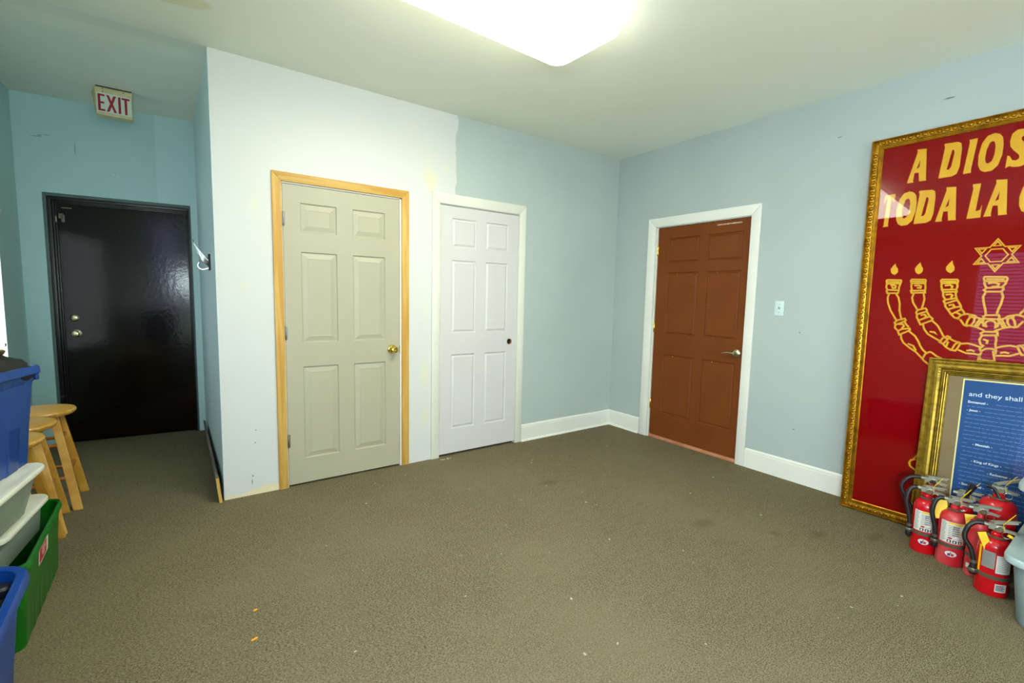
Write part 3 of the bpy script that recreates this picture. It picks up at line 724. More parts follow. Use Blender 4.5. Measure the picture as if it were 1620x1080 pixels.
# crumbs on the carpet
for (x, y), ln, lb in (((-3.572, -1.481), .012, 'larger yellow wood chip on the bare carpet, nearer the camera'), ((-3.548, -1.294), .008, 'smaller yellow wood chip on the bare carpet, farther back')):
    tag(box('wood_chip', (-ln, -.004, 0), (ln, .004, .006), simple('yellow_chip_wood', (226, 160, 40), .6), None, T(x, y, .001) @ RZ(.3), .002), lb, 'wood chip')
rnd = random.Random(3); bm = bmesh.new()
for i in range(42):
    x = rnd.uniform(-3.3, -.4); y = rnd.uniform(-2.9, -.15); s = rnd.uniform(.0015, .004)
    if x > -.95 and y < -2.2: continue
    add_box(bm, (-s * 1.6, -s, 0), (s * 1.6, s, .0025), T(x, y, .0005) @ RZ(rnd.uniform(0, 3)))
for x, y in ((-2.03, -.07), (-2.0, -.075), (-1.97, -.068), (-1.99, -.06), (-2.05, -.065)): add_box(bm, (-.010, -.004, 0), (.010, .004, .003), T(x, y, .0005) @ RZ(rnd.uniform(0, 3)))
o = from_bm('lint', bm, M_CLOTH); tag(o, 'scattered white lint specks on the carpet', 'lint'); o['kind'] = 'stuff'

# ------------------------------------------------------------------ large framed banner
GLYPH={'A': ['0.230,2.304 0.274,2.299 0.284,2.116 0.287,2.107 0.252,2.107 0.247,2.162 0.227,2.163 0.223,2.117 0.226,2.106 0.194,2.107 0.233,2.287', '0.249,2.238 0.248,2.195 0.234,2.185'], 'D': ['0.353,2.296 0.356,2.306 0.414,2.302 0.428,2.291 0.433,2.258 0.430,2.158 0.421,2.119 0.400,2.107 0.341,2.107 0.358,2.287', '0.391,2.262 0.399,2.260 0.402,2.244 0.393,2.166 0.385,2.150 0.374,2.151'], 'I': ['0.460,2.300 0.495,2.302 0.495,2.286 0.479,2.125 0.482,2.112 0.447,2.110 0.464,2.288'], 'O': ['0.562,2.311 0.583,2.301 0.596,2.280 0.601,2.240 0.600,2.186 0.587,2.129 0.565,2.105 0.536,2.103 0.518,2.117 0.507,2.147 0.505,2.203 0.515,2.268 0.535,2.303', '0.557,2.269 0.566,2.261 0.570,2.236 0.569,2.193 0.561,2.159 0.549,2.148 0.538,2.153 0.533,2.178 0.536,2.226 0.547,2.263'], 'S': ['0.672,2.304 0.647,2.305 0.630,2.287 0.624,2.248 0.628,2.220 0.643,2.194 0.663,2.176 0.662,2.149 0.630,2.163 0.620,2.175 0.616,2.115 0.674,2.106 0.687,2.113'], 'T': ['0.086,2.032 0.143,2.057 0.140,2.003 0.132,2.004 0.124,2.037 0.118,1.852 0.092,1.849'], 'L': ['0.493,2.043 0.528,2.043 0.516,1.889 0.533,1.893 0.539,1.920 0.541,1.917 0.538,1.851 0.481,1.850 0.498,2.019'], 'G': ['0.695,1.996 0.686,1.980 0.682,1.941 0.685,1.894 0.695,1.863 0.706,1.851']}
GLYPH['S'] = ['.672,2.304 .695,2.300 .703,2.306 .712,2.305 .706,2.235 .698,2.238 .690,2.262 .680,2.268 .668,2.262 .667,2.248 .680,2.228 .705,2.205 .713,2.180 .710,2.145 .695,2.115 .672,2.104 .645,2.107 .632,2.115 .616,2.106 .620,2.175 .630,2.168 .640,2.145 .655,2.140 .665,2.150 .665,2.165 .655,2.180 .643,2.194 .628,2.220 .624,2.248 .630,2.287 .648,2.305']
GLYPH['T'] = ['.0905,2.050 .143,2.052 .1405,2.003 .132,2.004 .129,2.030 .1245,2.032 .118,1.862 .121,1.852 .092,1.850 .0955,1.862 .103,2.030 .098,2.028 .094,2.002 .086,2.003']
GLYPH['G'] = ['.760,2.045 .735,2.055 .710,2.035 .690,1.985 .682,1.941 .684,1.894 .695,1.863 .715,1.850 .750,1.855 .765,1.900 .770,1.955 .735,1.955 .737,1.935 .745,1.930 .740,1.895 .728,1.885 .715,1.900 .714,1.945 .722,1.990 .738,2.015 .750,2.005 .752,1.985 .770,1.985 .772,2.050']
ARMS="""0.138,1.508 0.142,1.513 0.210,1.509 0.213,1.503 0.210,1.488 0.142,1.488 0.138,1.508
0.146,1.500 0.202,1.498
0.142,1.488 0.139,1.469 0.147,1.449
0.210,1.488 0.205,1.468 0.204,1.448
0.143,1.444 0.147,1.449 0.201,1.446 0.204,1.440 0.201,1.428 0.148,1.428 0.143,1.444
0.163,1.478 0.179,1.478 0.188,1.472 0.186,1.460 0.174,1.459 0.170,1.468
0.158,1.427 0.152,1.399 0.156,1.368 0.172,1.321 0.197,1.275 0.208,1.256
0.192,1.426 0.207,1.399 0.216,1.360 0.217,1.322 0.228,1.276 0.234,1.263
0.198,1.243 0.214,1.260 0.247,1.271 0.253,1.260 0.242,1.250 0.207,1.231 0.198,1.243
0.203,1.231 0.203,1.210 0.218,1.195
0.248,1.256 0.253,1.239 0.268,1.221
0.222,1.234 0.240,1.235 0.247,1.223 0.238,1.212
0.219,1.191 0.236,1.204 0.275,1.211 0.278,1.201 0.258,1.187 0.227,1.169 0.219,1.191
0.236,1.171 0.239,1.146 0.252,1.120 0.283,1.092 0.315,1.069 0.337,1.044 0.349,1.031
0.276,1.191 0.304,1.166 0.321,1.137 0.335,1.104 0.348,1.083 0.366,1.066
0.276,1.115 0.300,1.105 0.314,1.080
0.349,1.031 0.361,1.062 0.380,1.075 0.389,1.072 0.412,1.052 0.457,1.031
0.349,1.031 0.356,1.020 0.371,1.007 0.418,0.968
0.259,1.504 0.264,1.512 0.327,1.508 0.330,1.501 0.328,1.486 0.264,1.488 0.259,1.504
0.267,1.500 0.320,1.497
0.264,1.488 0.264,1.467 0.268,1.448
0.328,1.486 0.331,1.465 0.331,1.447
0.264,1.442 0.329,1.444 0.332,1.430 0.268,1.429 0.264,1.442
0.281,1.474 0.298,1.475 0.310,1.469 0.308,1.458 0.294,1.460
0.279,1.427 0.273,1.399 0.280,1.369 0.301,1.331 0.306,1.320
0.325,1.427 0.332,1.391 0.328,1.361 0.324,1.339 0.332,1.332
0.299,1.309 0.304,1.324 0.340,1.336 0.348,1.326 0.345,1.316 0.304,1.298 0.299,1.309
0.304,1.298 0.304,1.279 0.316,1.260
0.348,1.316 0.357,1.299 0.364,1.287
0.324,1.294 0.340,1.298 0.347,1.288 0.339,1.276
0.313,1.260 0.326,1.268 0.364,1.287 0.378,1.274 0.374,1.263 0.325,1.236 0.313,1.260
0.336,1.239 0.344,1.210 0.363,1.181 0.393,1.161 0.419,1.144 0.428,1.134
0.380,1.259 0.404,1.234 0.420,1.202 0.433,1.174 0.448,1.161
0.373,1.196 0.390,1.194 0.402,1.183 0.393,1.194
0.419,1.137 0.431,1.160 0.452,1.175 0.463,1.169 0.453,1.154 0.436,1.127 0.419,1.137
0.437,1.124 0.452,1.107 0.474,1.094
0.458,1.165 0.475,1.152 0.502,1.139
0.451,1.117 0.457,1.140
0.474,1.094 0.487,1.128 0.502,1.143 0.510,1.137 0.504,1.118 0.492,1.092 0.474,1.094
0.505,1.097 0.537,1.082 0.568,1.081 0.591,1.077
0.510,1.133 0.538,1.139 0.569,1.131 0.590,1.122
0.541,1.097 0.556,1.101 0.569,1.096
0.398,1.500 0.403,1.507 0.469,1.504 0.474,1.495 0.471,1.484 0.403,1.484 0.398,1.500
0.409,1.495 0.463,1.492
0.403,1.484 0.403,1.464 0.408,1.449
0.471,1.482 0.473,1.462 0.469,1.448
0.407,1.446 0.469,1.447 0.472,1.434 0.414,1.432 0.407,1.446
0.421,1.471 0.440,1.474 0.451,1.466 0.449,1.456
0.414,1.432 0.415,1.409 0.425,1.391
0.469,1.433 0.469,1.413 0.475,1.395
0.428,1.417 0.447,1.420 0.455,1.413 0.451,1.402
0.419,1.380 0.430,1.388 0.472,1.397 0.478,1.386 0.427,1.364 0.419,1.380
0.427,1.364 0.429,1.348 0.441,1.330
0.478,1.384 0.487,1.370 0.497,1.349
0.446,1.355 0.462,1.359 0.468,1.349 0.461,1.338
0.441,1.330 0.466,1.341 0.494,1.349 0.500,1.333 0.458,1.302 0.441,1.330
0.458,1.302 0.473,1.284 0.492,1.278
0.499,1.333 0.509,1.321 0.516,1.303
0.479,1.313 0.492,1.306 0.501,1.296
0.486,1.278 0.500,1.299 0.526,1.307 0.541,1.300 0.537,1.292
0.500,1.271 0.517,1.243 0.531,1.237
0.536,1.304 0.557,1.298 0.567,1.287
0.525,1.240 0.531,1.272 0.542,1.292 0.558,1.284 0.557,1.263 0.546,1.241 0.525,1.240
0.546,1.239 0.572,1.232 0.600,1.216
0.567,1.287 0.583,1.281 0.593,1.280
0.561,1.238 0.578,1.274
0.571,1.235 0.588,1.271"""
CENTER="""0.578,1.507 0.582,1.516 0.665,1.512 0.671,1.502 0.668,1.489 0.583,1.491 0.578,1.507
0.591,1.503 0.657,1.501
0.583,1.491 0.583,1.477 0.588,1.464 0.594,1.453
0.668,1.489 0.664,1.472 0.654,1.459
0.600,1.480 0.621,1.483 0.640,1.476 0.637,1.462 0.616,1.460
0.583,1.443 0.594,1.453 0.656,1.457 0.660,1.445 0.651,1.432 0.591,1.433 0.583,1.443
0.593,1.433 0.583,1.405 0.588,1.371 0.598,1.330 0.602,1.299
0.653,1.432 0.661,1.405 0.656,1.365 0.647,1.331 0.644,1.303
0.592,1.294 0.603,1.301 0.652,1.304 0.656,1.290 0.650,1.280 0.597,1.282 0.592,1.294
0.608,1.237 0.602,1.254 0.608,1.267 0.622,1.273 0.637,1.268 0.645,1.256 0.644,1.232
0.595,1.281 0.592,1.260 0.598,1.240
0.650,1.280 0.656,1.263 0.651,1.239
0.589,1.198 0.600,1.209 0.653,1.210 0.656,1.192 0.595,1.188 0.589,1.198
0.595,1.188 0.586,1.163 0.593,1.136 0.604,1.130 0.591,1.111 0.599,1.095
0.648,1.191 0.653,1.168 0.651,1.144 0.656,1.107 0.655,1.090
0.604,1.165 0.619,1.159 0.617,1.145
0.601,1.102 0.615,1.114 0.639,1.116 0.654,1.107
0.591,1.073 0.600,1.050 0.653,1.049"""
FLAMES="""0.176,1.615 0.180,1.597 0.191,1.579 0.192,1.560 0.183,1.547 0.177,1.545 0.176,1.538 0.173,1.546 0.164,1.549 0.156,1.562 0.154,1.581 0.163,1.598
0.297,1.615 0.301,1.596 0.311,1.577 0.311,1.560 0.302,1.546 0.296,1.545 0.294,1.538 0.291,1.545 0.283,1.548 0.275,1.562 0.273,1.579 0.282,1.596
0.440,1.617 0.444,1.595 0.452,1.578 0.453,1.560 0.444,1.547 0.438,1.545 0.436,1.538 0.434,1.545 0.425,1.550 0.416,1.562 0.415,1.579 0.424,1.596"""

def pts(s): return [tuple(float(c) for c in p.split(',')) for p in s.split()]
def frame_matrix(o, r, u):
    r = Vector(r).normalized(); u = Vector(u); u = (u - r * u.dot(r)).normalized(); n = r.cross(u)
    m = Matrix.Identity(4)
    for i in range(3): m[i][0], m[i][1], m[i][2] = r[i], u[i], n[i]
    m.translation = Vector(o); return m
def mouldings(root, w, h, prof, m, back):
    """four mitred sides; prof = (inset, height) pairs, each side an object"""
    P = [(prof[0][0], back)] + list(prof) + [(prof[-1][0], back)]
    cs = [(0, 0), (w, 0), (w, h), (0, h)]; inn = [(1, 1), (-1, 1), (-1, -1), (1, -1)]; out = []
    for s in range(4):
        a, b = cs[s], cs[(s + 1) % 4]; ia, ib = inn[s], inn[(s + 1) % 4]; v = []; f = []; n = len(P)
        for (c, ic) in ((a, ia), (b, ib)):
            for d, z in P: v.append((c[0] + ic[0] * d, c[1] + ic[1] * d, z))
        for i in range(n): j = (i + 1) % n; f.append((i, j, n + j, n + i))
        f.append(tuple(range(n))); f.append(tuple(reversed(range(n, 2 * n))))
        out.append(pyd('frame_moulding', v, f, m, root))
    return out
bf = thing('framed_banner', 'tall gold-framed red banner with yellow lettering and a candlestick leaning on the wall', 'framed banner', mat=frame_matrix((-.177, -2.258, .001), (.02631, -.99952, .01634), (.04736, .01757, .99872)))
FW, FH = 1.243, 2.408
sides = mouldings(bf, FW, FH, [(0, -.006), (.003, -.001), (.007, .001), (.010, -.003), (.012, -.008), (.016, -.005), (.028, -.001), (.040, -.005), (.044, -.010), (.046, -.004), (.049, -.004), (.051, -.009), (.053, -.006), (.056, -.006), (.058, -.011), (.060, -.010), (.063, -.012)], M_GOLD, -.04)
bm = bmesh.new(); bmesh.ops.create_icosphere(bm, subdivisions=1, radius=1); bmesh.ops.scale(bm, vec=(.0125, .0105, .0100), verts=bm.verts)
egg = bpy.data.meshes.new('egg_ornament'); bm.to_mesh(egg); bm.free(); egg.materials.append(M_GOLD)
for p in egg.polygons: p.use_smooth = True
bm = bmesh.new(); bmesh.ops.create_cone(bm, segments=6, radius1=.0035, radius2=.001, depth=.024, cap_ends=True); bmesh.ops.rotate(bm, verts=bm.verts, matrix=Matrix.Rotation(PI / 2, 3, 'X'))
dart = bpy.data.meshes.new('dart_ornament'); bm.to_mesh(dart); bm.free(); dart.materials.append(M_GOLD)
step = .0335
def orn(side, x, y, rot):
    o = bpy.data.objects.new('egg_ornament', egg); COL.objects.link(o); o.parent = side; o.matrix_local = T(x, y, -.001) @ RZ(rot)
n = int((FH - .10) / step)
for i in range(n): orn(sides[3], .028, .062 + i * step, PI / 2); 
for i in range(int(.74 / step)): orn(sides[0], .062 + i * step, .028, 0); orn(sides[2], .062 + i * step, FH - .028, 0)
db = bmesh.new()
for i in range(n + 1): add_box(db, (.016, .045 + i * step - .002, -.006), (.040, .045 + i * step + .002, .003))
for i in range(int(.74 / step) + 1):
    for y in (.016, FH - .040): add_box(db, (.045 + i * step - .002, y, -.006), (.045 + i * step + .002, y + .024, .003))
from_bm('dart_ornaments', db, M_GOLD, bf)['kind'] = 'stuff'
box('felt_panel', (.05, .05, -.035), (FW - .05, FH - .05, -.020), M_RED, bf)
Z0 = -.0185
def letter(g, dx=0, dy=0):
    flat_mesh('banner_letter', [[(x + dx, y + dy) for x, y in pts(c)] for c in GLYPH[g]], Z0, .002, M_GOLDPRINT, bf)
for gl, dx, dy in (('A', 0, 0), ('D', 0, 0), ('I', 0, 0), ('O', 0, 0), ('S', 0, 0), ('T', 0, 0), ('O', -.350, -.256), ('D', -.096, -.256), ('A', .151, -.256), ('L', 0, 0), ('A', .356, -.254), ('G', 0, 0)): letter(gl, dx, dy)
def strokes(name, lines, wd, z=Z0, th=.0012, flip=None):
    bm = bmesh.new()
    for L in lines:
        if flip is not None: L = [(2 * flip - x, y) for x, y in L]
        closed = L[0] == L[-1] and len(L) > 3; P = [Vector((x, y, 0)) for x, y in (L[:-1] if closed else L)]; n = len(P); A = []; B = []
        for i, p in enumerate(P):
            a = P[(i - 1) % n] if (closed or i > 0) else p; b = P[(i + 1) % n] if (closed or i < n - 1) else p
            d1 = (p - a).normalized() if (p - a).length > 1e-7 else None; d2 = (b - p).normalized() if (b - p).length > 1e-7 else None
            d = ((d1 or d2) + (d2 or d1)).normalized(); nn = Vector((-d.y, d.x, 0)); c = 1 / max(.55, nn.dot(Vector((-(d1 or d2).y, (d1 or d2).x, 0))))
            ext = d * (-wd * .35 if (not closed and i == 0) else (wd * .35 if (not closed and i == n - 1) else 0))
            A.append(p + nn * wd / 2 * c + ext); B.append(p - nn * wd / 2 * c + ext)
        va = [bm.verts.new((q.x, q.y, z + th)) for q in A]; vb = [bm.verts.new((q.x, q.y, z + th)) for q in B]
        wa = [bm.verts.new((q.x, q.y, z)) for q in A]; wb = [bm.verts.new((q.x, q.y, z)) for q in B]
        for i in range(n if closed else n - 1):
            j = (i + 1) % n
            for q in ((va[i], vb[i], vb[j], va[j]), (va[i], va[j], wa[j], wa[i]), (vb[j], vb[i], wb[i], wb[j])):
                try: bm.faces.new(q)
                except ValueError: pass
    me = bpy.data.meshes.new(name); bm.to_mesh(me); bm.free(); return link_mesh(name, me, M_GOLDPRINT, bf)
arms = [pts(l) for l in ARMS.strip().split('\n')]; CX = .6225
strokes('candlestick_arms', arms, 0.0096); strokes('candlestick_arms', arms, 0.0096, flip=CX)
strokes('candlestick_stem', [pts(l) for l in CENTER.strip().split('\n')], .0098)
foot = [[(.600, 1.10), (.588, 1.04), (.600, .98), (.596, .90), (.585, .82), (.56, .74), (.545, .66), (.555, .60), (.50, .54), (.44, .48), (.375, .45), (.352, .41), (.362, .411), (.343, .405), (.336, .388), (.340, .368), (.362, .352), (.375, .346), (.42, .36), (CX, .365)]]
strokes('candlestick_foot', foot, .0100); strokes('candlestick_foot', foot, .0085, flip=CX)
strokes('candlestick_foot', [[(.378, .35), (.378, .33), (.42, .325), (CX, .325)], [(.40, .40), (.48, .43), (CX, .44)]], .0100)
for fl in FLAMES.strip().split('\n'):
    q = pts(fl); flat_mesh('candle_flame', [q], Z0, .002, M_GOLDPRINT, bf); flat_mesh('candle_flame', [[(2 * CX - x, y) for x, y in q]], Z0, .002, M_GOLDPRINT, bf)
SC_ = (.6185, 1.6335); Rv = .0905
def hexv(r, rot=0, k=6): return [(SC_[0] + r * 1.12 * math.sin(rot + i * 2 * PI / k), SC_[1] + r * math.cos(rot + i * 2 * PI / k)) for i in range(k)]
o6 = hexv(Rv); i6 = hexv(Rv * .577, PI / 6); star = []
for i in range(6): star += [o6[i], i6[i]]
lines = [star + [star[0]], (lambda h: h + [h[0]])(hexv(Rv * .44, PI / 6))]
for i in range(6):
    a, b, c = o6[i], i6[i], i6[i - 1]; m_ = tuple((a[k] + b[k] + c[k]) / 3 for k in (0, 1)); tri = [tuple(m_[k] + (p[k] - m_[k]) * .52 for k in (0, 1)) for p in (a, b, c)]; lines.append(tri + [tri[0]])
strokes('six_point_star', lines, .0060)
pyd('glass_pane', [(.055, .055, -.014), (FW - .055, .055, -.014), (FW - .055, FH - .055, -.014), (.055, FH - .055, -.014)], [(0, 1, 2, 3)], M_GLASS, bf)

# ------------------------------------------------------------------ smaller framed poster
lean = math.radians(9.5)
sf = thing('framed_poster', 'smaller gold-framed blue poster leaning in front of the red banner', 'framed poster', mat=frame_matrix((-.326, -2.654, .002), (-.03, -.99914, .029), (math.sin(lean), .0245, math.cos(lean))))
SW, SH = .86, 1.066
mouldings(sf, SW, SH, [(0, -.006), (.003, 0), (.009, .002), (.013, -.003), (.017, -.007), (.026, -.004), (.038, .004), (.050, .005), (.060, .001), (.066, -.008), (.068, -.004), (.072, -.004), (.074, -.011), (.077, -.007), (.081, -.008), (.083, -.016), (.086, -.012), (.090, -.013), (.096, -.019)], M_GOLD2, -.028)
bm = bmesh.new()
for i in range(7):
    for x, y in ((.024, SH - .045 - i * .017), (.045 + i * .017, SH - .024)):
        r_ = .0042 - i * .0004; bmesh.ops.create_icosphere(bm, subdivisions=1, radius=r_, matrix=T(x, y, -.002))
for i in range(9):
    for x, y in ((.055, SH - .055 - i * .016), (.055 + i * .016, SH - .055)): bmesh.ops.create_icosphere(bm, subdivisions=1, radius=.0055 - i * .0004, matrix=T(x, y, .002))
from_bm('corner_beading', bm, M_GOLD2, sf, None, 60)
box('mat_board', (.085, .085, -.027), (SW - .085, SH - .085, -.022), M_MAT, sf)
px0, px1, py0, py1 = .163, SW - .163, .12, SH - .113
for a, b in (((px0 - .006, py0 - .006), (px0, py1 + .006)), ((px1, py0 - .006), (px1 + .006, py1 + .006)), ((px0, py1), (px1, py1 + .006)), ((px0, py0 - .006), (px1, py0))): box('fillet', (a[0], a[1], -.022), (b[0], b[1], -.0195), M_FILLET, sf)
box('poster_sheet', (px0, py0, -.022), (px1, py1, -.0208), M_BLUEP, sf)
zt = -.0202
def tx(body, x, dy, size, width=None, bold=0, m=M_TEXTW): return text_mesh('poster_text', body, x, SH - dy, size, zt, m, sf, None, 1, bold, width)
tx('and they shall', .187, .200, .034, .204, 0)
tx('Emmanuel -', .187, .239, .0185, .079, .0004)
tx('- Jesus -', .186, .284, .0175, .054, .0003)
tx('- Messiah -', .225, .469, .0175, .078, .0003)
tx('- King of Kings -', .227, .561, .0175, .118, .0003)
tx('- Redeemer -', .295, .612, .0175, .088, .0003)
tx('- Son of God -', .190, .695, .0175, .100, .0003)
rnd = random.Random(11); bm = bmesh.new(); row = 0; dy = .2175
skip = {0: .275, 2: .250}
yy = .236
while yy < SH - .16:
    busy = []
    for (a, b, c) in ((.180, .270, .236), (.180, .245, .281), (.218, .308, .466), (.220, .352, .558), (.288, .390, .609), (.183, .296, .692)):
        if abs(c - yy) < .009: busy.append((a, b))
    x = .187 - (row % 3) * .003
    while x < px1 - .03:
        w_ = rnd.uniform(.010, .030)
        if not any(a - .004 < x + w_ and x < b + .004 for a, b in busy):
            xx = x
            while xx < x + w_: add_box(bm, (xx, SH - yy - .001, zt), (xx + .0026, SH - yy + .0035 + rnd.uniform(0, .002), zt + .0003)); xx += .0037
        x += w_ + .006
    yy += .0228; row += 1
o = from_bm('faint_poster_text', bm, M_TEXTF, sf); o['kind'] = 'stuff'
pyd('glass_pane', [(.09, .09, -.0174), (SW - .09, .09, -.0174), (SW - .09, SH - .09, -.0174), (.09, SH - .09, -.0174)], [(0, 1, 2, 3)], M_GLASS, sf)

# ------------------------------------------------------------------ fire extinguishers
def extinguisher(loc, rz, label, r=.057, hb=.30, kind='full', dusty=False, tag_=None, hose_sway=1.0, lever=0.12, tie=True, hose=True):
    e = thing('fire_extinguisher', label, 'fire extinguisher', loc, rz, 'fire extinguishers')
    mr = M_REDDUST if dusty else M_REDENAMEL
    d = hb
    lathe('cylinder', [(0, .004), (r * .8, .004), (r * .86, 0), (r * .97, .002), (r, .010), (r, d - .055), (r * .97, d - .036), (r * .86, d - .018), (r * .66, d - .006), (r * .45, d), (r * .42, d + .006), (0, d + .006)], mr, e, None, 40)
    lathe('collar', [(r * .40, d + .001), (r * .56, d + .001), (r * .56, d + .005), (r * .40, d + .008)], M_STEEL, e, None, 28)
    lathe('neck', [(0, d), (r * .33, d), (r * .33, d + .018), (r * .28, d + .022), (r * .28, d + .032), (0, d + .032)], mr, e, None, 20)
    bz = .10 if kind != 'front' else .085
    if kind != 'plain':
        lathe('hose_strap', [(r + .0005, bz), (r + .0022, bz + .001), (r + .0022, bz + .017), (r + .0005, bz + .018)], M_STEEL, e, None, 40)
    def patch(nm, a0, a1, z0, z1, m, off=.0006, n=10, par=None, oval=False):
        """curved sticker on the cylinder; angle 0 = front"""
        v = []; f = []; R = r + off
        if oval:
            ac, zc_, ha, hz_ = (a0 + a1) / 2, (z0 + z1) / 2, (a1 - a0) / 2, (z1 - z0) / 2
            v.append((R * math.cos(ac), R * math.sin(ac), zc_)); k = 24
            for rr in (.33, .66, 1):
                for i in range(k): t = 2 * PI * i / k; a = ac + rr * ha * math.cos(t); v.append((R * math.cos(a), R * math.sin(a), zc_ + rr * hz_ * math.sin(t)))
            for i in range(k):
                j = (i + 1) % k; f.append((0, 1 + i, 1 + j))
                for q in (0, 1): f.append((1 + q * k + i, 1 + (q + 1) * k + i, 1 + (q + 1) * k + j, 1 + q * k + j))
        else:
            for i in range(n + 1): a = a0 + (a1 - a0) * i / n; v += [(R * math.cos(a), R * math.sin(a), z0), (R * math.cos(a), R * math.sin(a), z1)]
            for i in range(n): f.append((2 * i, 2 * i + 2, 2 * i + 3, 2 * i + 1))
        return pyd(nm, v, f, m, par or e, None, 60)
    def bars(a0, a1, z0, z1, n, m, par, off=.0011, hh=.0022, seed=0):
        rn = random.Random(seed); v = []; f = []; R = r + off
        for k in range(n):
            z = z1 - (z1 - z0) * (k + .5) / n; b = a0 + (a1 - a0) * rn.uniform(.7, 1)
            for i in range(5): a = a0 + (b - a0) * i / 4; v += [(R * math.cos(a), R * math.sin(a), z - hh / 2), (R * math.cos(a), R * math.sin(a), z + hh / 2)]
            o_ = k * 10
            for i in range(4): f.append((o_ + 2 * i, o_ + 2 * i + 2, o_ + 2 * i + 3, o_ + 2 * i + 1))
        return pyd('label_lines', v, f, m, par)
    R5 = math.radians
    if kind == 'full':
        L = patch('instruction_label', R5(-50), R5(46), .125, .238, M_LABEL)
        bars(R5(-47), R5(-24), .130, .234, 20, M_GREYINK, L, seed=1)
        patch('yellow_heading', R5(-18), R5(43), .227, .236, M_YELLOW, .0011, 8, L)
        bars(R5(-16), R5(14), .160, .222, 7, M_GREYINK, L, hh=.0028, seed=2); bars(R5(0), R5(34), .165, .220, 5, M_GREYINK, L, hh=.006, seed=4)
        patch('red_emblem', R5(-16), R5(2), .147, .157, M_REDINK, .0011, 8, L, True)
        patch('line_drawing', R5(4), R5(40), .150, .1515, M_INK, .0011, 8, L)
        for k in range(3):
            P_ = patch('pictogram', R5(-18 + k * 21), R5(-2 + k * 21), .128, .143, M_INK, .0011, 5, L)
            patch('pictogram_figure', R5(-14 + k * 21), R5(-7 + k * 21), .130, .140, M_LABEL, .0015, 4, L, k % 2 == 1)
        B_ = patch('oval_border', R5(-22), R5(26), .052, .084, M_BLUEINK, .0006, 8, e, True)
        O_ = patch('oval_badge', R5(-20.5), R5(24.5), .0532, .0828, M_LABEL, .0010, 8, B_, True)
        patch('badge_blue_mark', R5(-10), R5(1), .058, .071, M_BLUEINK, .0014, 4, B_); patch('badge_red_mark', R5(3), R5(13), .058, .071, M_REDINK, .0014, 4, B_)
        v = []; Rr = r + .0014
        for a, z in ((R5(-4), .072), (R5(6), .072), (R5(1), .080)): v.append((Rr * math.cos(a), Rr * math.sin(a), z))
        pyd('badge_triangle', v, [(0, 1, 2)], M_REDINK, B_)
        patch('badge_band', R5(-13), R5(16), .068, .0705, M_REDINK, .0018, 5, B_)
    elif kind == 'front':
        patch('silver_label', R5(-42), R5(2), .135, .215, M_LABELG); bars(R5(-36), R5(-4), .145, .205, 10, M_GREYINK, e, seed=5)
        patch('yellow_strip', R5(-58), R5(-48), .105, .232, M_YELLOW)
        L = patch('inspection_card', R5(6), R5(60), .120, .205, M_LABEL, .0016); bars(R5(10), R5(56), .128, .200, 9, M_GREYINK, L, .0022, seed=6)
        patch('card_edge', R5(6), R5(60), .1175, .120, M_INK, .0016)
        L = patch('serial_sticker', R5(10), R5(52), .030, .068, M_LABEL); bars(R5(13), R5(48), .036, .064, 5, M_INK, L, hh=.0034, seed=7)
    elif kind == 'small':
        patch('white_sticker', R5(-56), R5(-34), .042, .066, M_LABEL)
    # valve and levers (front = +x, image right = +y)
    vz = d + .028
    bm = bmesh.new(); add_lathe(bm, [(0, 0), (.014, 0), (.015, .012), (.012, .03), (0, .032)], 14, T(0, 0, vz)); add_box(bm, (-.011, -.030, vz + .008), (.011, .024, vz + .034))
    bmesh.ops.recalc_face_normals(bm, faces=bm.faces); from_bm('valve_body', bm, M_VALVE, e, None, 35)
    tube('hose_fitting', [(0, -.012, vz + .022), (0, -.046, vz + .024)], .0095, M_VALVE, e, None, 12)
    up = lever
    def blade(nm, y0, z0, y1, z1, w, th_):
        dd = Vector((0, y1 - y0, z1 - z0)); L_ = dd.length; a = math.atan2(z1 - z0, y1 - y0); bm = bmesh.new()
        v = [(-w * .7, 0), (w * .7, 0), (w, L_ * .3), (w, L_ * .92), (w * .7, L_), (-w * .7, L_), (-w, L_ * .92), (-w, L_ * .3)]
        add_prism(bm, v, lambda a_, b_, c_: (a_, b_, c_), 0, th_); bmesh.ops.recalc_face_normals(bm, faces=bm.faces); bmesh.ops.bevel(bm, geom=list(bm.edges), offset=.0018, segments=2, affect='EDGES')
        # turned-down side flanges make the lever a channel
        add_box(bm, (-w, L_ * .1, -.008), (-w + .002, L_ * .9, .001)); add_box(bm, (w - .002, L_ * .1, -.008), (w, L_ * .9, .001))
        return from_bm(nm, bm, M_VALVE, e, T(0, y0, z0) @ RX(a), 35)
    blade('squeeze_lever', -.024, vz + .040, .072, vz + .040 + up, .0105, .004)
    blade('carry_handle', .005, vz + .020, .068, vz + .010, .0095, .004)
    lathe('pressure_gauge', [(0, 0), (.014, 0), (.014, .008), (.012, .010), (0, .010)], M_CHROME, e, T(.010, .004, vz + .016) @ RY(PI / 2), 20)
    R_g = [(.022 + .001 * math.sin(t * 3), .030 + .015 * math.cos(t), vz - .002 + .015 * math.sin(t)) for t in [i * PI / 8 for i in range(17)]]
    tube('pull_ring', R_g, .0014, M_CHROME, e, None, 6)
    if tie: tube('tamper_tie', [(.016, .022, vz + .012), (.020, .016, vz + .045), (.018, .034, vz + .075), (.016, .052, vz + .105)], [.0012, .0012, .0022, .0012], M_YELLOW, e, None, 6)
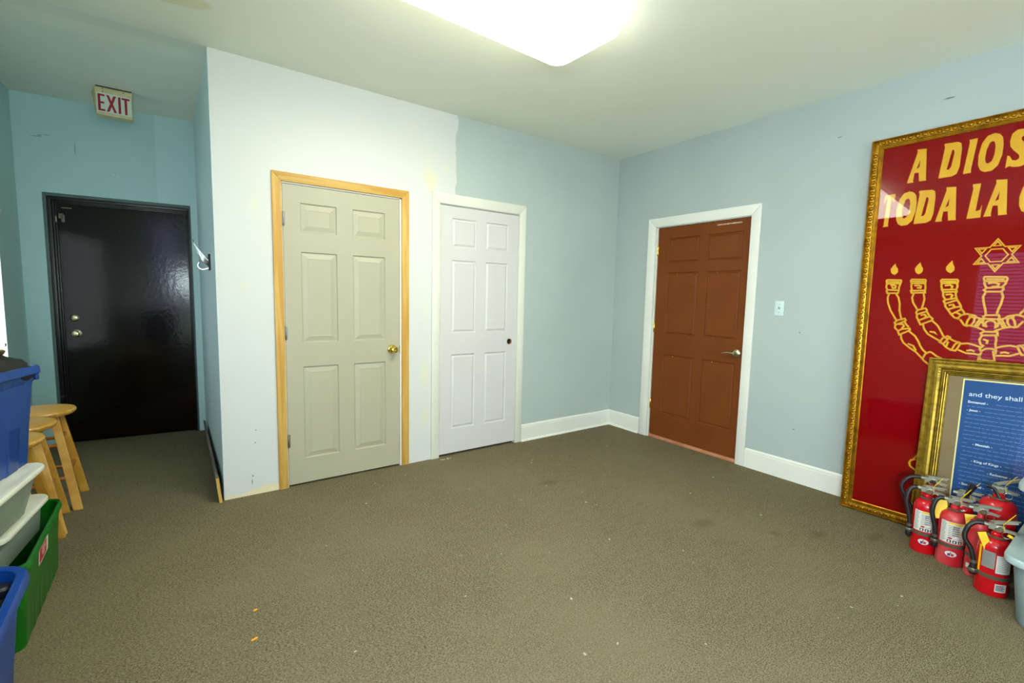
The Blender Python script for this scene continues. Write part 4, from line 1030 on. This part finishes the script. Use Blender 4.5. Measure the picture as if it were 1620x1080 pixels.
    if hose:
        hs = hose_sway; y0 = -.046
        P = [(0, y0, vz + .024), (.004, y0 - .018 * hs, vz + .020), (.012, y0 - .034 * hs, vz - .006), (.020, y0 - .040 * hs, vz - .06), (.024, -r * .98 - .014 * hs, .19), (.026, -r * .94 - .010, .135)]
        tube('hose', P, .0105, M_RUBBER, e, None, 12, 6)
        q = (.026, -r * .94 - .010)
        lathe('hose_ferrule', [(0, .128), (.0125, .128), (.0125, .142), (0, .142)], M_STEEL, e, T(q[0], q[1], 0), 14)
        lathe('nozzle', [(0, .072), (.012, .072), (.015, .080), (.013, .095), (.011, .128), (0, .128)], M_RUBBER, e, T(q[0], q[1], 0), 16)
        if kind != 'plain': tube('nozzle_clip', [(q[0] - .016, q[1] + .014, bz + .009), (q[0] + .006, q[1] + .016, bz + .009), (q[0] + .017, q[1] + .002, bz + .009), (q[0] + .008, q[1] - .015, bz + .009), (q[0] - .014, q[1] - .012, bz + .009)], .009, M_STEEL, e, None, 8, 3, .25, (1, 0, 0))
    if kind == 'front': box('seal_flag', (-.0006, -.006, -.022), (.0006, .006, .022), M_YELLOW, e, T(.034, .052, vz - .004) @ RX(1.1))
    if tag_:
        (ax, ay, az), w, h_, rx, ry = tag_
        bm = bmesh.new(); add_box(bm, (-.0006, -w / 2, -h_), (.0006, w / 2, 0)); o = from_bm('inspection_tag', bm, M_YELLOW, e, T(ax, ay, az) @ RX(rx) @ RY(ry))
    return e
FR = math.radians(190)
extinguisher((-.436, -2.752, 0), FR, 'leftmost red fire extinguisher in front, clean with white label and oval badge', .057, .297, 'full', tag_=((.052, .052, .325), .052, .10, .12, -.2), lever=.004)
extinguisher((-.345, -2.742, 0), FR, 'fire extinguisher hidden behind the leftmost one, only handle and hose showing', .043, .330, 'plain', hose_sway=1.9, lever=.004, tie=False)
extinguisher((-.472, -2.871, 0), FR, 'second fire extinguisher from the left in front, dusty pink shoulders', .0585, .288, 'full', True, tag_=((.045, .06, .30), .05, .09, .2, -.2), lever=.002)
extinguisher((-.372, -2.885, 0), FR, 'fire extinguisher hidden behind the dusty one, black horn pointing up', .042, .305, 'plain', hose=False, tie=True, lever=.0)
hn = [o for o in bpy.data.objects if o.name.startswith('fire_extinguisher')][-1]
tube('discharge_horn', [(.012, .0, .33), (.012, .012, .37), (.012, .030, .42)], [.009, .012, .016], M_RUBBER, [o for o in bpy.data.objects if o.get('label', '').endswith('black horn pointing up')][0], None, 14)
extinguisher((-.522, -2.975, 0), math.radians(192), 'small faded dusty fire extinguisher squeezed behind the front right one', .041, .295, 'small', True, hose=False, tie=False, lever=.01, tag_=((.030, -.022, .25), .036, .09, -.35, .5))
extinguisher((-.645, -3.052, 0), math.radians(190), 'front right fire extinguisher with silver label and raised grey lever', .060, .272, 'front', tag_=((.040, -.052, .292), .030, .092, .38, -.1), lever=.028, hose_sway=1.5)
extinguisher((-.445, -3.020, 0), math.radians(186), 'large fire extinguisher at the back right, against the blue poster', .070, .402, 'plain', hose_sway=-1.2, lever=.05)
